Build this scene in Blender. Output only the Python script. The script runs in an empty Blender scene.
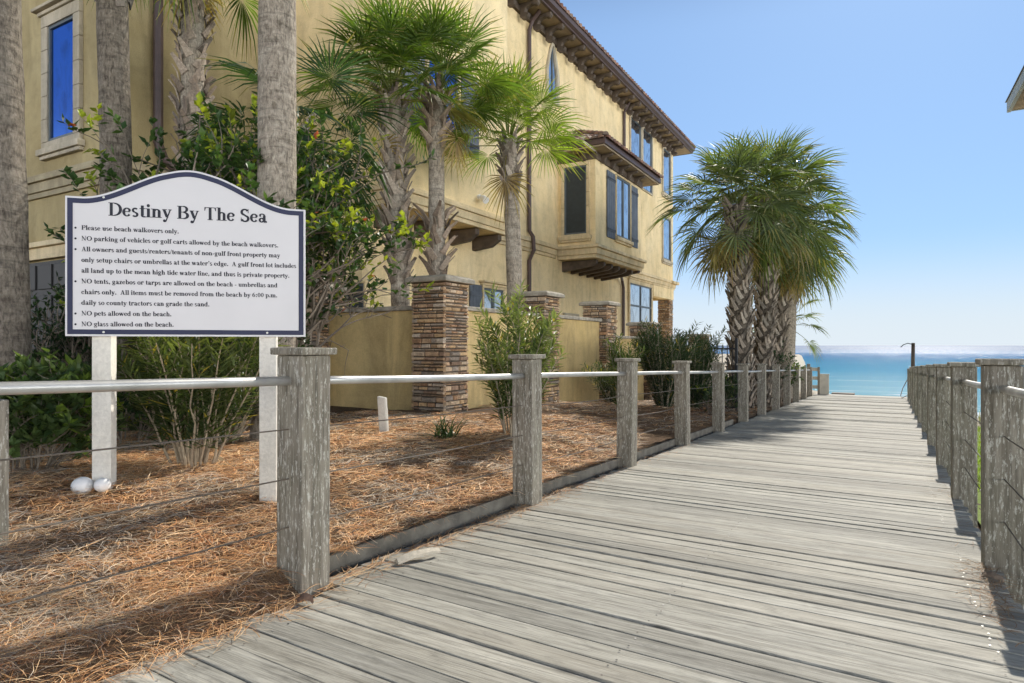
import bpy, math, random
from math import sin, cos, pi, radians, sqrt, atan2
from mathutils import Vector, noise as mnoise
random.seed(7)
R = random
scene = bpy.context.scene
COL = scene.collection
V3 = Vector

def U(a, b): return R.uniform(a, b)
def sstep(a, b, x):
    t = max(0.0, min(1.0, (x - a) / (b - a)))
    return t * t * (3 - 2 * t)
def lerp(a, b, t): return a + (b - a) * t
def mixc(a, b, t): return tuple(a[i] + (b[i] - a[i]) * t for i in range(3))
def n2(x, y, s=1.0, z=0.0): return mnoise.noise(V3((x * s, y * s, z)))

# ------------------------------------------------------------------ objects
ORIG = {}
def empty(name, loc, label, cat, group=None):
    o = bpy.data.objects.new(name, None)
    COL.objects.link(o)
    o.location = loc
    o.empty_display_size = 0.2
    ORIG[o.name] = V3(loc)
    return tag(o, label, cat, group)
def tag(o, label=None, cat=None, group=None, kind=None):
    if label: o["label"] = label
    if cat: o["category"] = cat
    if group: o["group"] = group
    if kind: o["kind"] = kind
    return o

class MB:
    """collects shapes in world coordinates, then links them as one mesh object"""
    def __init__(s):
        s.v = []; s.f = []; s.m = []; s.c = []
    def add(s, verts, faces, col=(1, 1, 1), mi=0):
        b = len(s.v)
        s.v.extend([tuple(p) for p in verts])
        for f in faces:
            s.f.append(tuple(i + b for i in f)); s.m.append(mi); s.c.append(col)
    def quad(s, a, b, c, d, col=(1, 1, 1), mi=0): s.add([a, b, c, d], [(0, 1, 2, 3)], col, mi)
    def box(s, x0, x1, y0, y1, z0, z1, col=(1, 1, 1), mi=0):
        s.add([(x0, y0, z0), (x1, y0, z0), (x1, y1, z0), (x0, y1, z0), (x0, y0, z1), (x1, y0, z1), (x1, y1, z1), (x0, y1, z1)],
              [(0, 3, 2, 1), (4, 5, 6, 7), (0, 1, 5, 4), (1, 2, 6, 5), (2, 3, 7, 6), (3, 0, 4, 7)], col, mi)
    def obox(s, c, ax, ay, az, col=(1, 1, 1), mi=0):
        c = V3(c); ax = V3(ax); ay = V3(ay); az = V3(az)
        p = [c + ax * i + ay * j + az * k for k in (-1, 1) for (i, j) in ((-1, -1), (1, -1), (1, 1), (-1, 1))]
        s.add(p, [(0, 3, 2, 1), (4, 5, 6, 7), (0, 1, 5, 4), (1, 2, 6, 5), (2, 3, 7, 6), (3, 0, 4, 7)], col, mi)
    def prism(s, prof, ext, col=(1, 1, 1), mi=0):
        n = len(prof); e = V3(ext)
        p = [V3(q) for q in prof]
        s.add(p + [q + e for q in p],
              [tuple(range(n - 1, -1, -1)), tuple(range(n, 2 * n))] + [(i, (i + 1) % n, n + (i + 1) % n, n + i) for i in range(n)], col, mi)
    def tube(s, pts, rad, n=8, col=(1, 1, 1), mi=0, cap=True, rfun=None):
        pts = [V3(p) for p in pts]; k = len(pts)
        if not isinstance(rad, (list, tuple)): rad = [rad] * k
        vs = []; prev = None
        for i, p in enumerate(pts):
            t = (pts[min(i + 1, k - 1)] - pts[max(i - 1, 0)])
            t = t.normalized() if t.length > 1e-9 else V3((0, 0, 1))
            if prev is None:
                a = t.cross(V3((0, 0, 1)))
                if a.length < 1e-3: a = t.cross(V3((0, 1, 0)))
            else:
                a = prev - t * prev.dot(t)
            a.normalize(); prev = a; b = t.cross(a)
            for j in range(n):
                th = 2 * pi * j / n
                r = rad[i] * (rfun(i, j, th, p) if rfun else 1)
                vs.append(p + a * (cos(th) * r) + b * (sin(th) * r))
        fs = [(i * n + j, i * n + (j + 1) % n, (i + 1) * n + (j + 1) % n, (i + 1) * n + j) for i in range(k - 1) for j in range(n)]
        if cap: fs += [tuple(range(n - 1, -1, -1)), tuple(range((k - 1) * n, k * n))]
        s.add(vs, fs, col, mi)
    def grid(s, fun, us, vs_, col=(1, 1, 1), mi=0):
        nu, nv = len(us), len(vs_)
        s.add([fun(u, v) for v in vs_ for u in us],
              [(j * nu + i, j * nu + i + 1, (j + 1) * nu + i + 1, (j + 1) * nu + i) for j in range(nv - 1) for i in range(nu - 1)], col, mi)
    def build(s, name, mats, parent=None, origin=None, smooth=False, bevel=0.0):
        me = bpy.data.meshes.new(name)
        if parent is not None: o0 = ORIG[parent.name]
        elif origin is not None: o0 = V3(origin)
        else: o0 = V3((0, 0, 0))
        ox, oy, oz = o0
        me.from_pydata([(x - ox, y - oy, z - oz) for x, y, z in s.v], [], s.f)
        if not isinstance(mats, (list, tuple)): mats = [mats]
        for m in mats: me.materials.append(m)
        me.polygons.foreach_set("material_index", s.m)
        at = me.attributes.new("tint", 'FLOAT_COLOR', 'FACE')
        buf = []
        for c in s.c: buf.extend((c[0], c[1], c[2], 1.0))
        at.data.foreach_set("color", buf)
        if smooth: me.polygons.foreach_set("use_smooth", [True] * len(s.f))
        me.update()
        o = bpy.data.objects.new(name, me); COL.objects.link(o)
        if parent is not None:
            o.parent = parent; ORIG[o.name] = o0.copy()
        else:
            o.location = o0; ORIG[o.name] = o0.copy()
        if bevel:
            b = o.modifiers.new("bevel", 'BEVEL'); b.width = bevel; b.segments = 2; b.limit_method = 'ANGLE'; b.angle_limit = radians(40)
        return o

# ------------------------------------------------------------------ materials
class NT:
    def __init__(s, name):
        s.m = bpy.data.materials.new(name); s.m.use_nodes = True
        s.t = s.m.node_tree; s.t.nodes.clear()
        s.out = s.n('ShaderNodeOutputMaterial')
    def n(s, typ, **kw):
        x = s.t.nodes.new(typ)
        for k, v in kw.items():
            if k.startswith('i_'):
                key = k[2:]
                x.inputs[int(key) if key.isdigit() else key.replace('_', ' ')].default_value = v
            else: setattr(x, k, v)
        return x
    def l(s, a, b): s.t.links.new(a, b)
    def coord(s, scale=(1, 1, 1), kind='Object', off=None):
        tc = s.n('ShaderNodeTexCoord'); mp = s.n('ShaderNodeMapping')
        mp.inputs['Scale'].default_value = scale
        s.l(tc.outputs[kind], mp.inputs['Vector'])
        if off is not None: s.l(off, mp.inputs['Location'])
        return mp.outputs[0]
    def noise(s, vec, scale, detail=4, rough=0.55, dist=0.0):
        x = s.n('ShaderNodeTexNoise'); x.inputs['Scale'].default_value = scale; x.inputs['Detail'].default_value = detail
        x.inputs['Roughness'].default_value = rough; x.inputs['Distortion'].default_value = dist
        s.l(vec, x.inputs['Vector']); return x.outputs['Fac']
    def ramp(s, fac, stops):
        x = s.n('ShaderNodeValToRGB'); e = x.color_ramp.elements
        while len(e) < len(stops): e.new(0.5)
        for i, (p, c) in enumerate(stops):
            e[i].position = p
            e[i].color = (c[0], c[1], c[2], 1) if isinstance(c, (tuple, list)) else (c, c, c, 1)
        s.l(fac, x.inputs[0]); return x.outputs[0]
    def mix(s, fac, a, b, mode='MIX'):
        x = s.n('ShaderNodeMix', data_type='RGBA', blend_type=mode)
        for v, k in ((fac, 0), (a, 6), (b, 7)):
            if hasattr(v, 'is_linked') or hasattr(v, 'links'): s.l(v, x.inputs[k])
            elif k == 0: x.inputs[0].default_value = v
            else: x.inputs[k].default_value = (v[0], v[1], v[2], 1) if isinstance(v, (tuple, list)) else (v, v, v, 1)
        return x.outputs[2]
    def math(s, op, a, b=0.0, clamp=False):
        x = s.n('ShaderNodeMath', operation=op, use_clamp=clamp)
        for v, k in ((a, 0), (b, 1)):
            if hasattr(v, 'links'): s.l(v, x.inputs[k])
            else: x.inputs[k].default_value = v
        return x.outputs[0]
    def attr(s): return s.n('ShaderNodeAttribute', attribute_name='tint').outputs['Color']
    def bump(s, h, strength=0.3, dist=0.01):
        b = s.n('ShaderNodeBump'); b.inputs['Strength'].default_value = strength; b.inputs['Distance'].default_value = dist
        s.l(h, b.inputs['Height']); return b.outputs[0]
    def principled(s, col, rough=0.6, normal=None, spec=0.4, metal=0.0, out=True):
        p = s.n('ShaderNodeBsdfPrincipled')
        for v, k in ((col, 'Base Color'), (rough, 'Roughness'), (metal, 'Metallic'), (spec, 'Specular IOR Level')):
            if hasattr(v, 'links'): s.l(v, p.inputs[k])
            elif k == 'Base Color': p.inputs[k].default_value = (v[0], v[1], v[2], 1)
            else: p.inputs[k].default_value = v
        if normal is not None: s.l(normal, p.inputs['Normal'])
        if out: s.l(p.outputs[0], s.out.inputs[0])
        return p.outputs[0]

def mat_simple(name, col, rough=0.6, nscale=8, var=0.25, bump=0.15, metal=0.0, spec=0.4):
    t = NT(name); c = t.coord()
    f = t.noise(c, nscale, 5); f2 = t.noise(c, nscale * 9, 3)
    k = t.ramp(f, [(0.3, 1 - var), (0.7, 1 + var * 0.35)])
    cc = t.mix(1.0, col, k, 'MULTIPLY')
    t.principled(cc, rough, t.bump(t.math('ADD', f, t.math('MULTIPLY', f2, 0.4)), bump, 0.01), spec, metal)
    return t.m

def mat_deck():
    t = NT('weathered_deck_wood')
    a = t.attr()
    sep = t.n('ShaderNodeSeparateColor'); t.l(a, sep.inputs[0])
    off = t.n('ShaderNodeCombineXYZ'); t.l(t.math('MULTIPLY', sep.outputs[1], 37.0), off.inputs[0]); t.l(t.math('MULTIPLY', sep.outputs[1], 91.0), off.inputs[1])
    c1 = t.coord((0.9, 22, 8), off=off.outputs[0])
    c2 = t.coord((2.2, 90, 20), off=off.outputs[0])
    c3 = t.coord((1, 1.6, 1), off=off.outputs[0])
    g1 = t.noise(c1, 1.6, 6, 0.62, 0.4); g2 = t.noise(c2, 1.5, 5, 0.65); g3 = t.noise(c3, 1.4, 5, 0.6)
    gw = t.noise(t.coord((1, 1, 1)), 0.45, 4, 0.6)
    base = t.mix(t.ramp(g1, [(0.32, 0.0), (0.62, 1.0)]), (0.29, 0.275, 0.23), (0.50, 0.48, 0.415))
    base = t.mix(t.ramp(g3, [(0.4, 0.0), (0.75, 0.5)]), base, (0.34, 0.32, 0.26))
    streak = t.ramp(g2, [(0.30, 0.42), (0.48, 1.0)])
    base = t.mix(1.0, base, streak, 'MULTIPLY')
    base = t.mix(t.ramp(sep.outputs[1], [(0.55, 0.0), (1.0, 0.22)]), base, (0.43, 0.36, 0.26))
    base = t.mix(1.0, base, t.ramp(sep.outputs[0], [(0, 0.74), (1, 1.12)]), 'MULTIPLY')
    base = t.mix(1.0, base, t.ramp(gw, [(0.3, 0.84), (0.7, 1.06)]), 'MULTIPLY')
    bl = t.noise(t.coord((2.5, 9, 4), off=off.outputs[0]), 1.6, 6, 0.7, 1.2)
    base = t.mix(1.0, base, t.ramp(bl, [(0.30, 0.66), (0.52, 1.0), (0.75, 1.12)]), 'MULTIPLY')
    kn = t.n('ShaderNodeTexVoronoi'); kn.inputs['Scale'].default_value = 1.0; t.l(t.coord((1.3, 5.5, 1), off=off.outputs[0]), kn.inputs['Vector'])
    base = t.mix(1.0, base, t.ramp(kn.outputs['Distance'], [(0.035, 0.35), (0.085, 1.0)]), 'MULTIPLY')
    h = t.math('ADD', t.math('MULTIPLY', g2, 0.7), g1)
    t.principled(base, 0.72, t.bump(h, 0.55, 0.008), 0.3)
    return t.m

def mat_post():
    t = NT('lichen_grey_post_wood')
    oi = t.n('ShaderNodeObjectInfo'); off = t.n('ShaderNodeCombineXYZ')
    t.l(t.math('MULTIPLY', oi.outputs['Random'], 50.0), off.inputs[0]); t.l(t.math('MULTIPLY', oi.outputs['Random'], 23.0), off.inputs[2])
    g1 = t.noise(t.coord((26, 26, 1.6), off=off.outputs[0]), 1.3, 6, 0.65, 0.3)
    g2 = t.noise(t.coord((90, 90, 5), off=off.outputs[0]), 1.0, 4, 0.6)
    lich = t.noise(t.coord((58, 58, 13), off=off.outputs[0]), 1.6, 5, 0.75)
    moss = t.noise(t.coord((4, 4, 2), off=off.outputs[0]), 1.1, 4)
    base = t.mix(t.ramp(g1, [(0.3, 0), (0.68, 1)]), (0.115, 0.098, 0.072), (0.32, 0.285, 0.225))
    base = t.mix(t.ramp(moss, [(0.42, 0), (0.7, 0.55)]), base, (0.21, 0.195, 0.14))
    base = t.mix(1.0, base, t.ramp(g2, [(0.3, 0.55), (0.5, 1.0)]), 'MULTIPLY')
    base = t.mix(t.ramp(lich, [(0.545, 0), (0.60, 0.8)]), base, (0.50, 0.48, 0.41))
    t.principled(base, 0.85, t.bump(t.math('ADD', g1, t.math('MULTIPLY', g2, 0.5)), 0.6, 0.01), 0.2)
    return t.m

def mat_stucco(name, col, dark, streak=0.35):
    t = NT(name); c = t.coord((1, 1, 1))
    f = t.noise(c, 0.7, 6, 0.6); fine = t.noise(c, 55, 4, 0.6)
    st = t.noise(t.coord((1.1, 1.1, 0.28)), 1.6, 6, 0.68, 0.8)
    pt = t.noise(t.coord((1, 1, 1.6)), 2.3, 7, 0.72, 0.5)
    cc = t.mix(t.ramp(f, [(0.3, 0), (0.7, 1)]), dark, col)
    cc = t.mix(1.0, cc, t.ramp(st, [(0.34, 1 - streak), (0.6, 1.0)]), 'MULTIPLY')
    cc = t.mix(1.0, cc, t.ramp(fine, [(0.3, 0.86), (0.7, 1.05)]), 'MULTIPLY')
    cc = t.mix(1.0, cc, t.ramp(pt, [(0.34, 0.87), (0.5, 1.0), (0.75, 1.03)]), 'MULTIPLY')
    t.principled(cc, 0.9, t.bump(t.math('ADD', fine, t.math('MULTIPLY', f, 0.8)), 0.35, 0.01), 0.15)
    return t.m

def mat_tint(name, rough=0.7, nscale=20, var=0.35, bump=0.4, spec=0.3, dist=0.006):
    t = NT(name); c = t.coord()
    f = t.noise(c, nscale, 5, 0.6)
    cc = t.mix(1.0, t.attr(), t.ramp(f, [(0.28, 1 - var), (0.72, 1 + var * 0.4)]), 'MULTIPLY')
    t.principled(cc, rough, t.bump(f, bump, dist), spec)
    return t.m

def mat_leaf(name, trans=0.35, rough=0.38, spec=0.5, boost=(1.5, 1.7, 0.7)):
    t = NT(name); a = t.attr()
    oi = t.noise(t.coord(), 3.5, 3)
    cc = t.mix(1.0, a, t.ramp(oi, [(0.3, 0.7), (0.7, 1.2)]), 'MULTIPLY')
    p = t.principled(cc, rough, None, spec, out=False)
    tr = t.n('ShaderNodeBsdfTranslucent')
    t.l(t.mix(1.0, cc, boost, 'MULTIPLY'), tr.inputs[0])
    mx = t.n('ShaderNodeMixShader'); mx.inputs[0].default_value = trans
    t.l(p, mx.inputs[1]); t.l(tr.outputs[0], mx.inputs[2]); t.l(mx.outputs[0], t.out.inputs[0])
    return t.m

def mat_bark(name, c0, c1, spot=(0.42, 0.39, 0.33)):
    t = NT(name)
    g = t.noise(t.coord((15, 15, 9)), 1.5, 6, 0.7, 0.6); g2 = t.noise(t.coord((40, 40, 10)), 1.4, 5, 0.7)
    ring = t.noise(t.coord((3, 3, 22)), 1.0, 5, 0.7, 0.6); big = t.noise(t.coord((2, 2, 1.3)), 1.2, 4)
    base = t.mix(t.ramp(g, [(0.32, 0), (0.66, 1)]), c0, c1)
    base = t.mix(1.0, base, t.ramp(g2, [(0.32, 0.4), (0.52, 1.0)]), 'MULTIPLY')
    base = t.mix(t.ramp(big, [(0.5, 0), (0.75, 0.5)]), base, spot)
    base = t.mix(1.0, base, t.ramp(ring, [(0.36, 0.66), (0.50, 1.0)]), 'MULTIPLY')
    h = t.math('ADD', t.math('ADD', g, g2), t.math('MULTIPLY', ring, 0.6))
    t.principled(base, 0.95, t.bump(h, 0.9, 0.02), 0.1)
    return t.m

def mat_glass(name, fac=0.55, dark=(0.015, 0.022, 0.03), tint=(0.8, 0.85, 0.9)):
    t = NT(name)
    d = t.principled(dark, 0.3, None, 0.5, out=False)
    g = t.n('ShaderNodeBsdfGlossy'); g.inputs['Roughness'].default_value = 0.015; g.inputs[0].default_value = (*tint, 1)
    w = t.noise(t.coord(), 1.3, 2)
    t.l(t.bump(w, 0.08, 0.03), g.inputs['Normal'])
    rv = t.noise(t.coord((1.2, 1.2, 0.8)), 1.3, 5, 0.6, 1.5)
    t.l(t.mix(1.0, tint, t.ramp(rv, [(0.36, 0.72), (0.54, 1.0)]), 'MULTIPLY'), g.inputs[0])  # noise in the tint imitates uneven reflections
    lw = t.n('ShaderNodeFresnel'); lw.inputs[0].default_value = 1.5
    mx = t.n('ShaderNodeMixShader')
    t.l(t.math('ADD', lw.outputs[0], fac, True), mx.inputs[0])
    t.l(d, mx.inputs[1]); t.l(g.outputs[0], mx.inputs[2]); t.l(mx.outputs[0], t.out.inputs[0])
    return t.m

def mat_bed():
    t = NT('pine_straw_bed'); c = t.coord()
    f = t.noise(c, 45, 5, 0.7, 1.0); f2 = t.noise(c, 2.2, 4); f3 = t.noise(t.coord((1, 1, 1)), 150, 3, 0.7)
    cc = t.mix(t.ramp(f, [(0.3, 0), (0.7, 1)]), (0.085, 0.053, 0.034), (0.33, 0.215, 0.13))
    cc = t.mix(t.ramp(f2, [(0.4, 0), (0.75, 0.4)]), cc, (0.30, 0.20, 0.13))
    t.principled(cc, 0.95, t.bump(t.math('ADD', f, f3), 1.0, 0.03), 0.1)
    return t.m

def mat_ground():
    t = NT('sandy_soil'); c = t.coord()
    f = t.noise(c, 0.8, 6); f2 = t.noise(c, 25, 5, 0.7)
    pos = t.n('ShaderNodeSeparateXYZ'); t.l(c, pos.inputs[0])
    sand = t.mix(t.ramp(f2, [(0.3, 0), (0.7, 1)]), (0.46, 0.40, 0.31), (0.62, 0.56, 0.46))
    soil = t.mix(t.ramp(f2, [(0.3, 0), (0.7, 1)]), (0.055, 0.038, 0.024), (0.15, 0.105, 0.07))
    k = t.ramp(t.math('DIVIDE', t.math('ADD', pos.outputs[1], t.math('MULTIPLY', f, 8.0)), 60.0), [(0.44, 0), (0.56, 1)])
    t.principled(t.mix(k, soil, sand), 0.95, t.bump(f2, 0.6, 0.02), 0.1)
    return t.m

def mat_sea():
    t = NT('sea_water'); c = t.coord()
    pos = t.n('ShaderNodeSeparateXYZ'); t.l(c, pos.inputs[0])
    y = t.math('ADD', pos.outputs[1], t.math('MULTIPLY', t.noise(t.coord((0.012, 0.05, 1)), 1.0, 3), 60.0))
    cc = t.ramp(t.math('DIVIDE', y, 1200.0), [(0.085, (0.20, 0.40, 0.48)), (0.16, (0.075, 0.27, 0.42)), (0.35, (0.03, 0.15, 0.32)), (1.0, (0.02, 0.09, 0.22))])
    w1 = t.noise(t.coord((0.10, 0.45, 1)), 1.0, 6, 0.65); w2 = t.noise(t.coord((0.7, 1.6, 1)), 1.0, 4, 0.6)
    foam = t.noise(t.coord((0.05, 0.33, 1)), 1.0, 5, 0.6, 0.8)
    near = t.ramp(t.math('DIVIDE', pos.outputs[1], 200.0), [(0.40, 1.0), (0.72, 0.0)])
    fm = t.math('MULTIPLY', t.ramp(foam, [(0.60, 0), (0.66, 1)]), near, True)
    cc = t.mix(fm, cc, (0.8, 0.82, 0.82))
    h = t.math('ADD', w1, t.math('MULTIPLY', w2, 0.35))
    nb = t.bump(h, 0.7, 0.6)
    d = t.n('ShaderNodeBsdfDiffuse'); t.l(cc, d.inputs[0])
    gl = t.n('ShaderNodeBsdfGlossy'); gl.inputs['Roughness'].default_value = 0.10; gl.inputs[0].default_value = (0.80, 0.80, 0.80, 1); t.l(nb, gl.inputs['Normal'])
    mx = t.n('ShaderNodeMixShader')
    far = t.ramp(t.math('DIVIDE', pos.outputs[1], 1500.0), [(0.12, 0.02), (0.20, 0.05), (0.38, 0.14), (1.0, 0.17)])
    spk = t.ramp(t.noise(t.coord((0.6, 0.05, 1)), 1.0, 2, 0.7), [(0.42, 0.55), (0.62, 1.4)])
    t.l(t.math('MULTIPLY', far, spk, True), mx.inputs[0])
    t.l(t.ramp(t.math('DIVIDE', pos.outputs[1], 1500.0), [(0.1, 0.10), (0.4, 0.30)]), gl.inputs['Roughness'])
    t.l(d.outputs[0], mx.inputs[1]); t.l(gl.outputs[0], mx.inputs[2]); t.l(mx.outputs[0], t.out.inputs[0])
    return t.m

M = {}
M['deck'] = mat_deck()
M['post'] = mat_post()
M['kerbwood'] = mat_simple('shaded_grey_timber', (0.16, 0.145, 0.115), 0.85, 7, 0.5, 0.4)  # timber colour darkened so the kerb face looks shaded
M['rail'] = mat_simple('pale_pipe', (0.50, 0.49, 0.46), 0.38, 5, 0.34, 0.05, 0.55)
M['cable'] = mat_simple('weathered_cable', (0.13, 0.105, 0.08), 0.6, 30, 0.3, 0.2)
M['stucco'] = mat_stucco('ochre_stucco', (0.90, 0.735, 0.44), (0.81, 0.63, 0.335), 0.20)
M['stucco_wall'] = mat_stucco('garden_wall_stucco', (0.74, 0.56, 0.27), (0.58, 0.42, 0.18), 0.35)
M['stucco_shaded'] = mat_stucco('shaded_ochre_stucco', (0.50, 0.41, 0.22), (0.40, 0.31, 0.15), 0.25)  # darker copy of the ochre, paints tree shade onto the left facade
M['cornice_shaded'] = mat_stucco('shaded_cornice_stucco', (0.52, 0.45, 0.30), (0.38, 0.31, 0.19), 0.35)  # cornice copy darkened to go with the painted facade shade
M['cornice'] = mat_stucco('cornice_stucco', (0.80, 0.66, 0.42), (0.64, 0.50, 0.28), 0.3)
M['cast'] = mat_stucco('cast_stone_trim', (0.62, 0.55, 0.42), (0.48, 0.41, 0.29), 0.35)
M['brownwood'] = mat_simple('dark_brown_wood', (0.105, 0.078, 0.055), 0.7, 6, 0.4, 0.3)
M['soffit'] = mat_simple('soffit_boards', (0.34, 0.27, 0.18), 0.8, 3, 0.3, 0.2)
M['gutter'] = mat_simple('brown_gutter_metal', (0.085, 0.055, 0.048), 0.45, 5, 0.25, 0.05)
M['frame'] = mat_simple('slate_window_frame', (0.10, 0.12, 0.13), 0.5, 6, 0.2, 0.05)
M['shutter'] = mat_simple('blue_grey_shutter', (0.10, 0.115, 0.135), 0.6, 5, 0.3, 0.2)
M['glass'] = mat_glass('window_glass', 0.5)
M['sky_tinted_glass'] = mat_glass('sky_tinted_coated_glass', 0.55, (0.012, 0.03, 0.08), (0.07, 0.24, 0.76))  # deep blue sky reflection is put into the pane tint
M['screen'] = mat_simple('dark_window_screen', (0.03, 0.038, 0.04), 0.6, 10, 0.2, 0.05)
M['tile'] = mat_tint('clay_roof_tile', 0.8, 9, 0.4, 0.3)
M['stone'] = mat_tint('ledge_stone', 0.9, 22, 0.45, 0.8, 0.2, 0.012)
M['mortar'] = mat_simple('dark_mortar', (0.10, 0.085, 0.065), 0.95, 30, 0.3, 0.4)
M['coping'] = mat_simple('grey_coping_stone', (0.36, 0.32, 0.25), 0.9, 9, 0.45, 0.4)
M['garage'] = mat_simple('dark_garage_door', (0.022, 0.021, 0.02), 0.6, 4, 0.25, 0.1)
M['frond'] = mat_leaf('palm_frond', 0.44, 0.50, 0.25, (1.55, 1.75, 0.5))
M['leaf'] = mat_leaf('shrub_leaf', 0.36, 0.42, 0.35, (1.5, 1.5, 0.55))
M['twig'] = mat_tint('bark_twig', 0.9, 30, 0.3, 0.3)
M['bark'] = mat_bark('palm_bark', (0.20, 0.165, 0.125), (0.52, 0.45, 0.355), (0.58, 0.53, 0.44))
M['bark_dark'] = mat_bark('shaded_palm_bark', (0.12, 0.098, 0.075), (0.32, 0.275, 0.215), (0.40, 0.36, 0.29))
M['bark_gap'] = mat_bark('gap_shade_bark', (0.065, 0.054, 0.042), (0.17, 0.14, 0.105), (0.20, 0.17, 0.13))  # bark darkened to paint the shade in gaps between leaf bases
M['boot'] = mat_tint('palm_leaf_base', 0.9, 35, 0.45, 0.5)
M['bed'] = mat_bed()
M['needle'] = mat_tint('pine_needle', 0.7, 3, 0.2, 0.0)
M['ground'] = mat_ground()
M['sea'] = mat_sea()
M['signface'] = mat_simple('sign_face', (0.63, 0.61, 0.60), 0.45, 2, 0.06, 0.02)
M['navy'] = mat_simple('navy_paint', (0.012, 0.016, 0.055), 0.5, 5, 0.2, 0.02)
M['ink'] = mat_simple('black_ink', (0.012, 0.012, 0.022), 0.55, 5, 0.1, 0.0)
M['whitewood'] = mat_stucco('painted_white_post', (0.82, 0.79, 0.72), (0.70, 0.66, 0.56), 0.25)
M['white'] = mat_simple('white_plastic', (0.80, 0.79, 0.76), 0.5, 12, 0.12, 0.1)
M['iron'] = mat_simple('black_iron', (0.02, 0.02, 0.022), 0.5, 8, 0.2, 0.1)
M['siding'] = mat_simple('pale_siding', (0.60, 0.57, 0.48), 0.7, 3, 0.12, 0.1)
M['trimgrey'] = mat_simple('grey_green_fascia', (0.36, 0.40, 0.38), 0.6, 5, 0.15, 0.1)
M['shingle'] = mat_simple('grey_shingle', (0.20, 0.19, 0.18), 0.9, 14, 0.35, 0.4)
M['bin'] = mat_simple('beige_panel', (0.55, 0.51, 0.42), 0.7, 5, 0.2, 0.1)
# ------------------------------------------------------------------ camera, sun, sky
EYE = 1.04
FILL_LEVEL = 3.6  # brightness of the unseen sky band added as fill for sign and facade
cam = bpy.data.cameras.new("camera"); cam.lens = 22.57; cam.sensor_width = 36; cam.clip_end = 60000; cam.clip_start = 0.05
cam.shift_y = 4 / 1024
co = bpy.data.objects.new("camera", cam); COL.objects.link(co)
co.location = (0, 0, EYE); co.rotation_euler = (radians(90), 0, radians(30))
scene.camera = co
SUN_AZ, SUN_EL = 2.5, 38.0          # azimuth from +Y towards +X
sd = V3((sin(radians(SUN_AZ)) * cos(radians(SUN_EL)), cos(radians(SUN_AZ)) * cos(radians(SUN_EL)), sin(radians(SUN_EL))))
sl = bpy.data.lights.new("sun", 'SUN'); sl.energy = 5.0; sl.angle = radians(0.5); sl.color = (1.0, 0.94, 0.84)
so = bpy.data.objects.new("sun", sl); COL.objects.link(so)
so.rotation_euler = sd.to_track_quat('Z', 'Y').to_euler()
w = bpy.data.worlds.new("World"); scene.world = w; w.use_nodes = True
wt = w.node_tree; wt.nodes.clear()
sky = wt.nodes.new('ShaderNodeTexSky'); sky.sky_type = 'NISHITA'; sky.sun_disc = False
sky.sun_elevation = radians(SUN_EL); sky.sun_rotation = radians(SUN_AZ)
sky.air_density = 1.0; sky.dust_density = 0.25; sky.ozone_density = 1.5; sky.altitude = 0
bg = wt.nodes.new('ShaderNodeBackground'); bg.inputs[1].default_value = 0.15
wo = wt.nodes.new('ShaderNodeOutputWorld')
# soften the contrast of the clear sky: hazy white horizon, darkened zenith, added fill band low behind and beside the camera
def wn(t, **k):
    x = wt.nodes.new(t)
    for q, v in k.items(): setattr(x, q, v)
    return x
def wmath(op, a, b_=0.0, clamp=False):
    x = wn('ShaderNodeMath', operation=op, use_clamp=clamp)
    for i, v in enumerate((a, b_)):
        if hasattr(v, 'links'): wt.links.new(v, x.inputs[i])
        else: x.inputs[i].default_value = v
    return x.outputs[0]
def wmap(v, a, b_):
    x = wn('ShaderNodeMapRange', interpolation_type='SMOOTHSTEP'); x.inputs[1].default_value = a; x.inputs[2].default_value = b_
    wt.links.new(v, x.inputs[0]); return x.outputs[0]
def wmix(f, a, b_, mode='MIX'):
    x = wn('ShaderNodeMix', data_type='RGBA', blend_type=mode)
    for v, i in ((f, 0), (a, 6), (b_, 7)):
        if hasattr(v, 'links'): wt.links.new(v, x.inputs[i])
        else: x.inputs[i].default_value = v if i == 0 else (v[0], v[1], v[2], 1)
    return x.outputs[2]
sc1 = wn('ShaderNodeVectorMath', operation='SCALE'); sc1.inputs[3].default_value = 0.15
gm = wn('ShaderNodeGamma'); gm.inputs[1].default_value = 0.42
wt.links.new(sky.outputs[0], sc1.inputs[0]); wt.links.new(sc1.outputs[0], gm.inputs[0])
geo = wn('ShaderNodeTexCoord'); sep = wn('ShaderNodeSeparateXYZ'); wt.links.new(geo.outputs['Generated'], sep.inputs[0])
cn = wn('ShaderNodeTexNoise'); cn.inputs['Scale'].default_value = 2.6; cn.inputs['Detail'].default_value = 6
wt.links.new(geo.outputs['Generated'], cn.inputs['Vector'])
front = wmix(1.0, gm.outputs[0], (0.44, 0.63, 0.89), 'MULTIPLY')
front = wmix(wmap(sep.outputs[2], 0.16, 0.0), front, (0.77, 0.86, 0.93))
fill_band = wmix(cn.outputs['Fac'], (FILL_LEVEL * .82, FILL_LEVEL * .84, FILL_LEVEL * .88), (FILL_LEVEL * 1.12, FILL_LEVEL * 1.10, FILL_LEVEL * 1.06))
front = wmix(wmap(sep.outputs[2], 0.42, 0.64), front, (0.07, 0.105, 0.19))
fill_mask = wmath('MULTIPLY', wmap(sep.outputs[1], 0.86, 0.25), wmap(sep.outputs[2], 0.30, 0.06))
side = wmath('ADD', 1.0, wmath('MULTIPLY', wmap(sep.outputs[0], 0.15, 0.8), 1.7))
scl = wn('ShaderNodeVectorMath', operation='SCALE'); wt.links.new(fill_band, scl.inputs[0]); wt.links.new(side, scl.inputs[3])
skyc = wmix(fill_mask, front, scl.outputs[0])
sc2 = wn('ShaderNodeVectorMath', operation='SCALE'); sc2.inputs[3].default_value = 1 / 0.15
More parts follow.
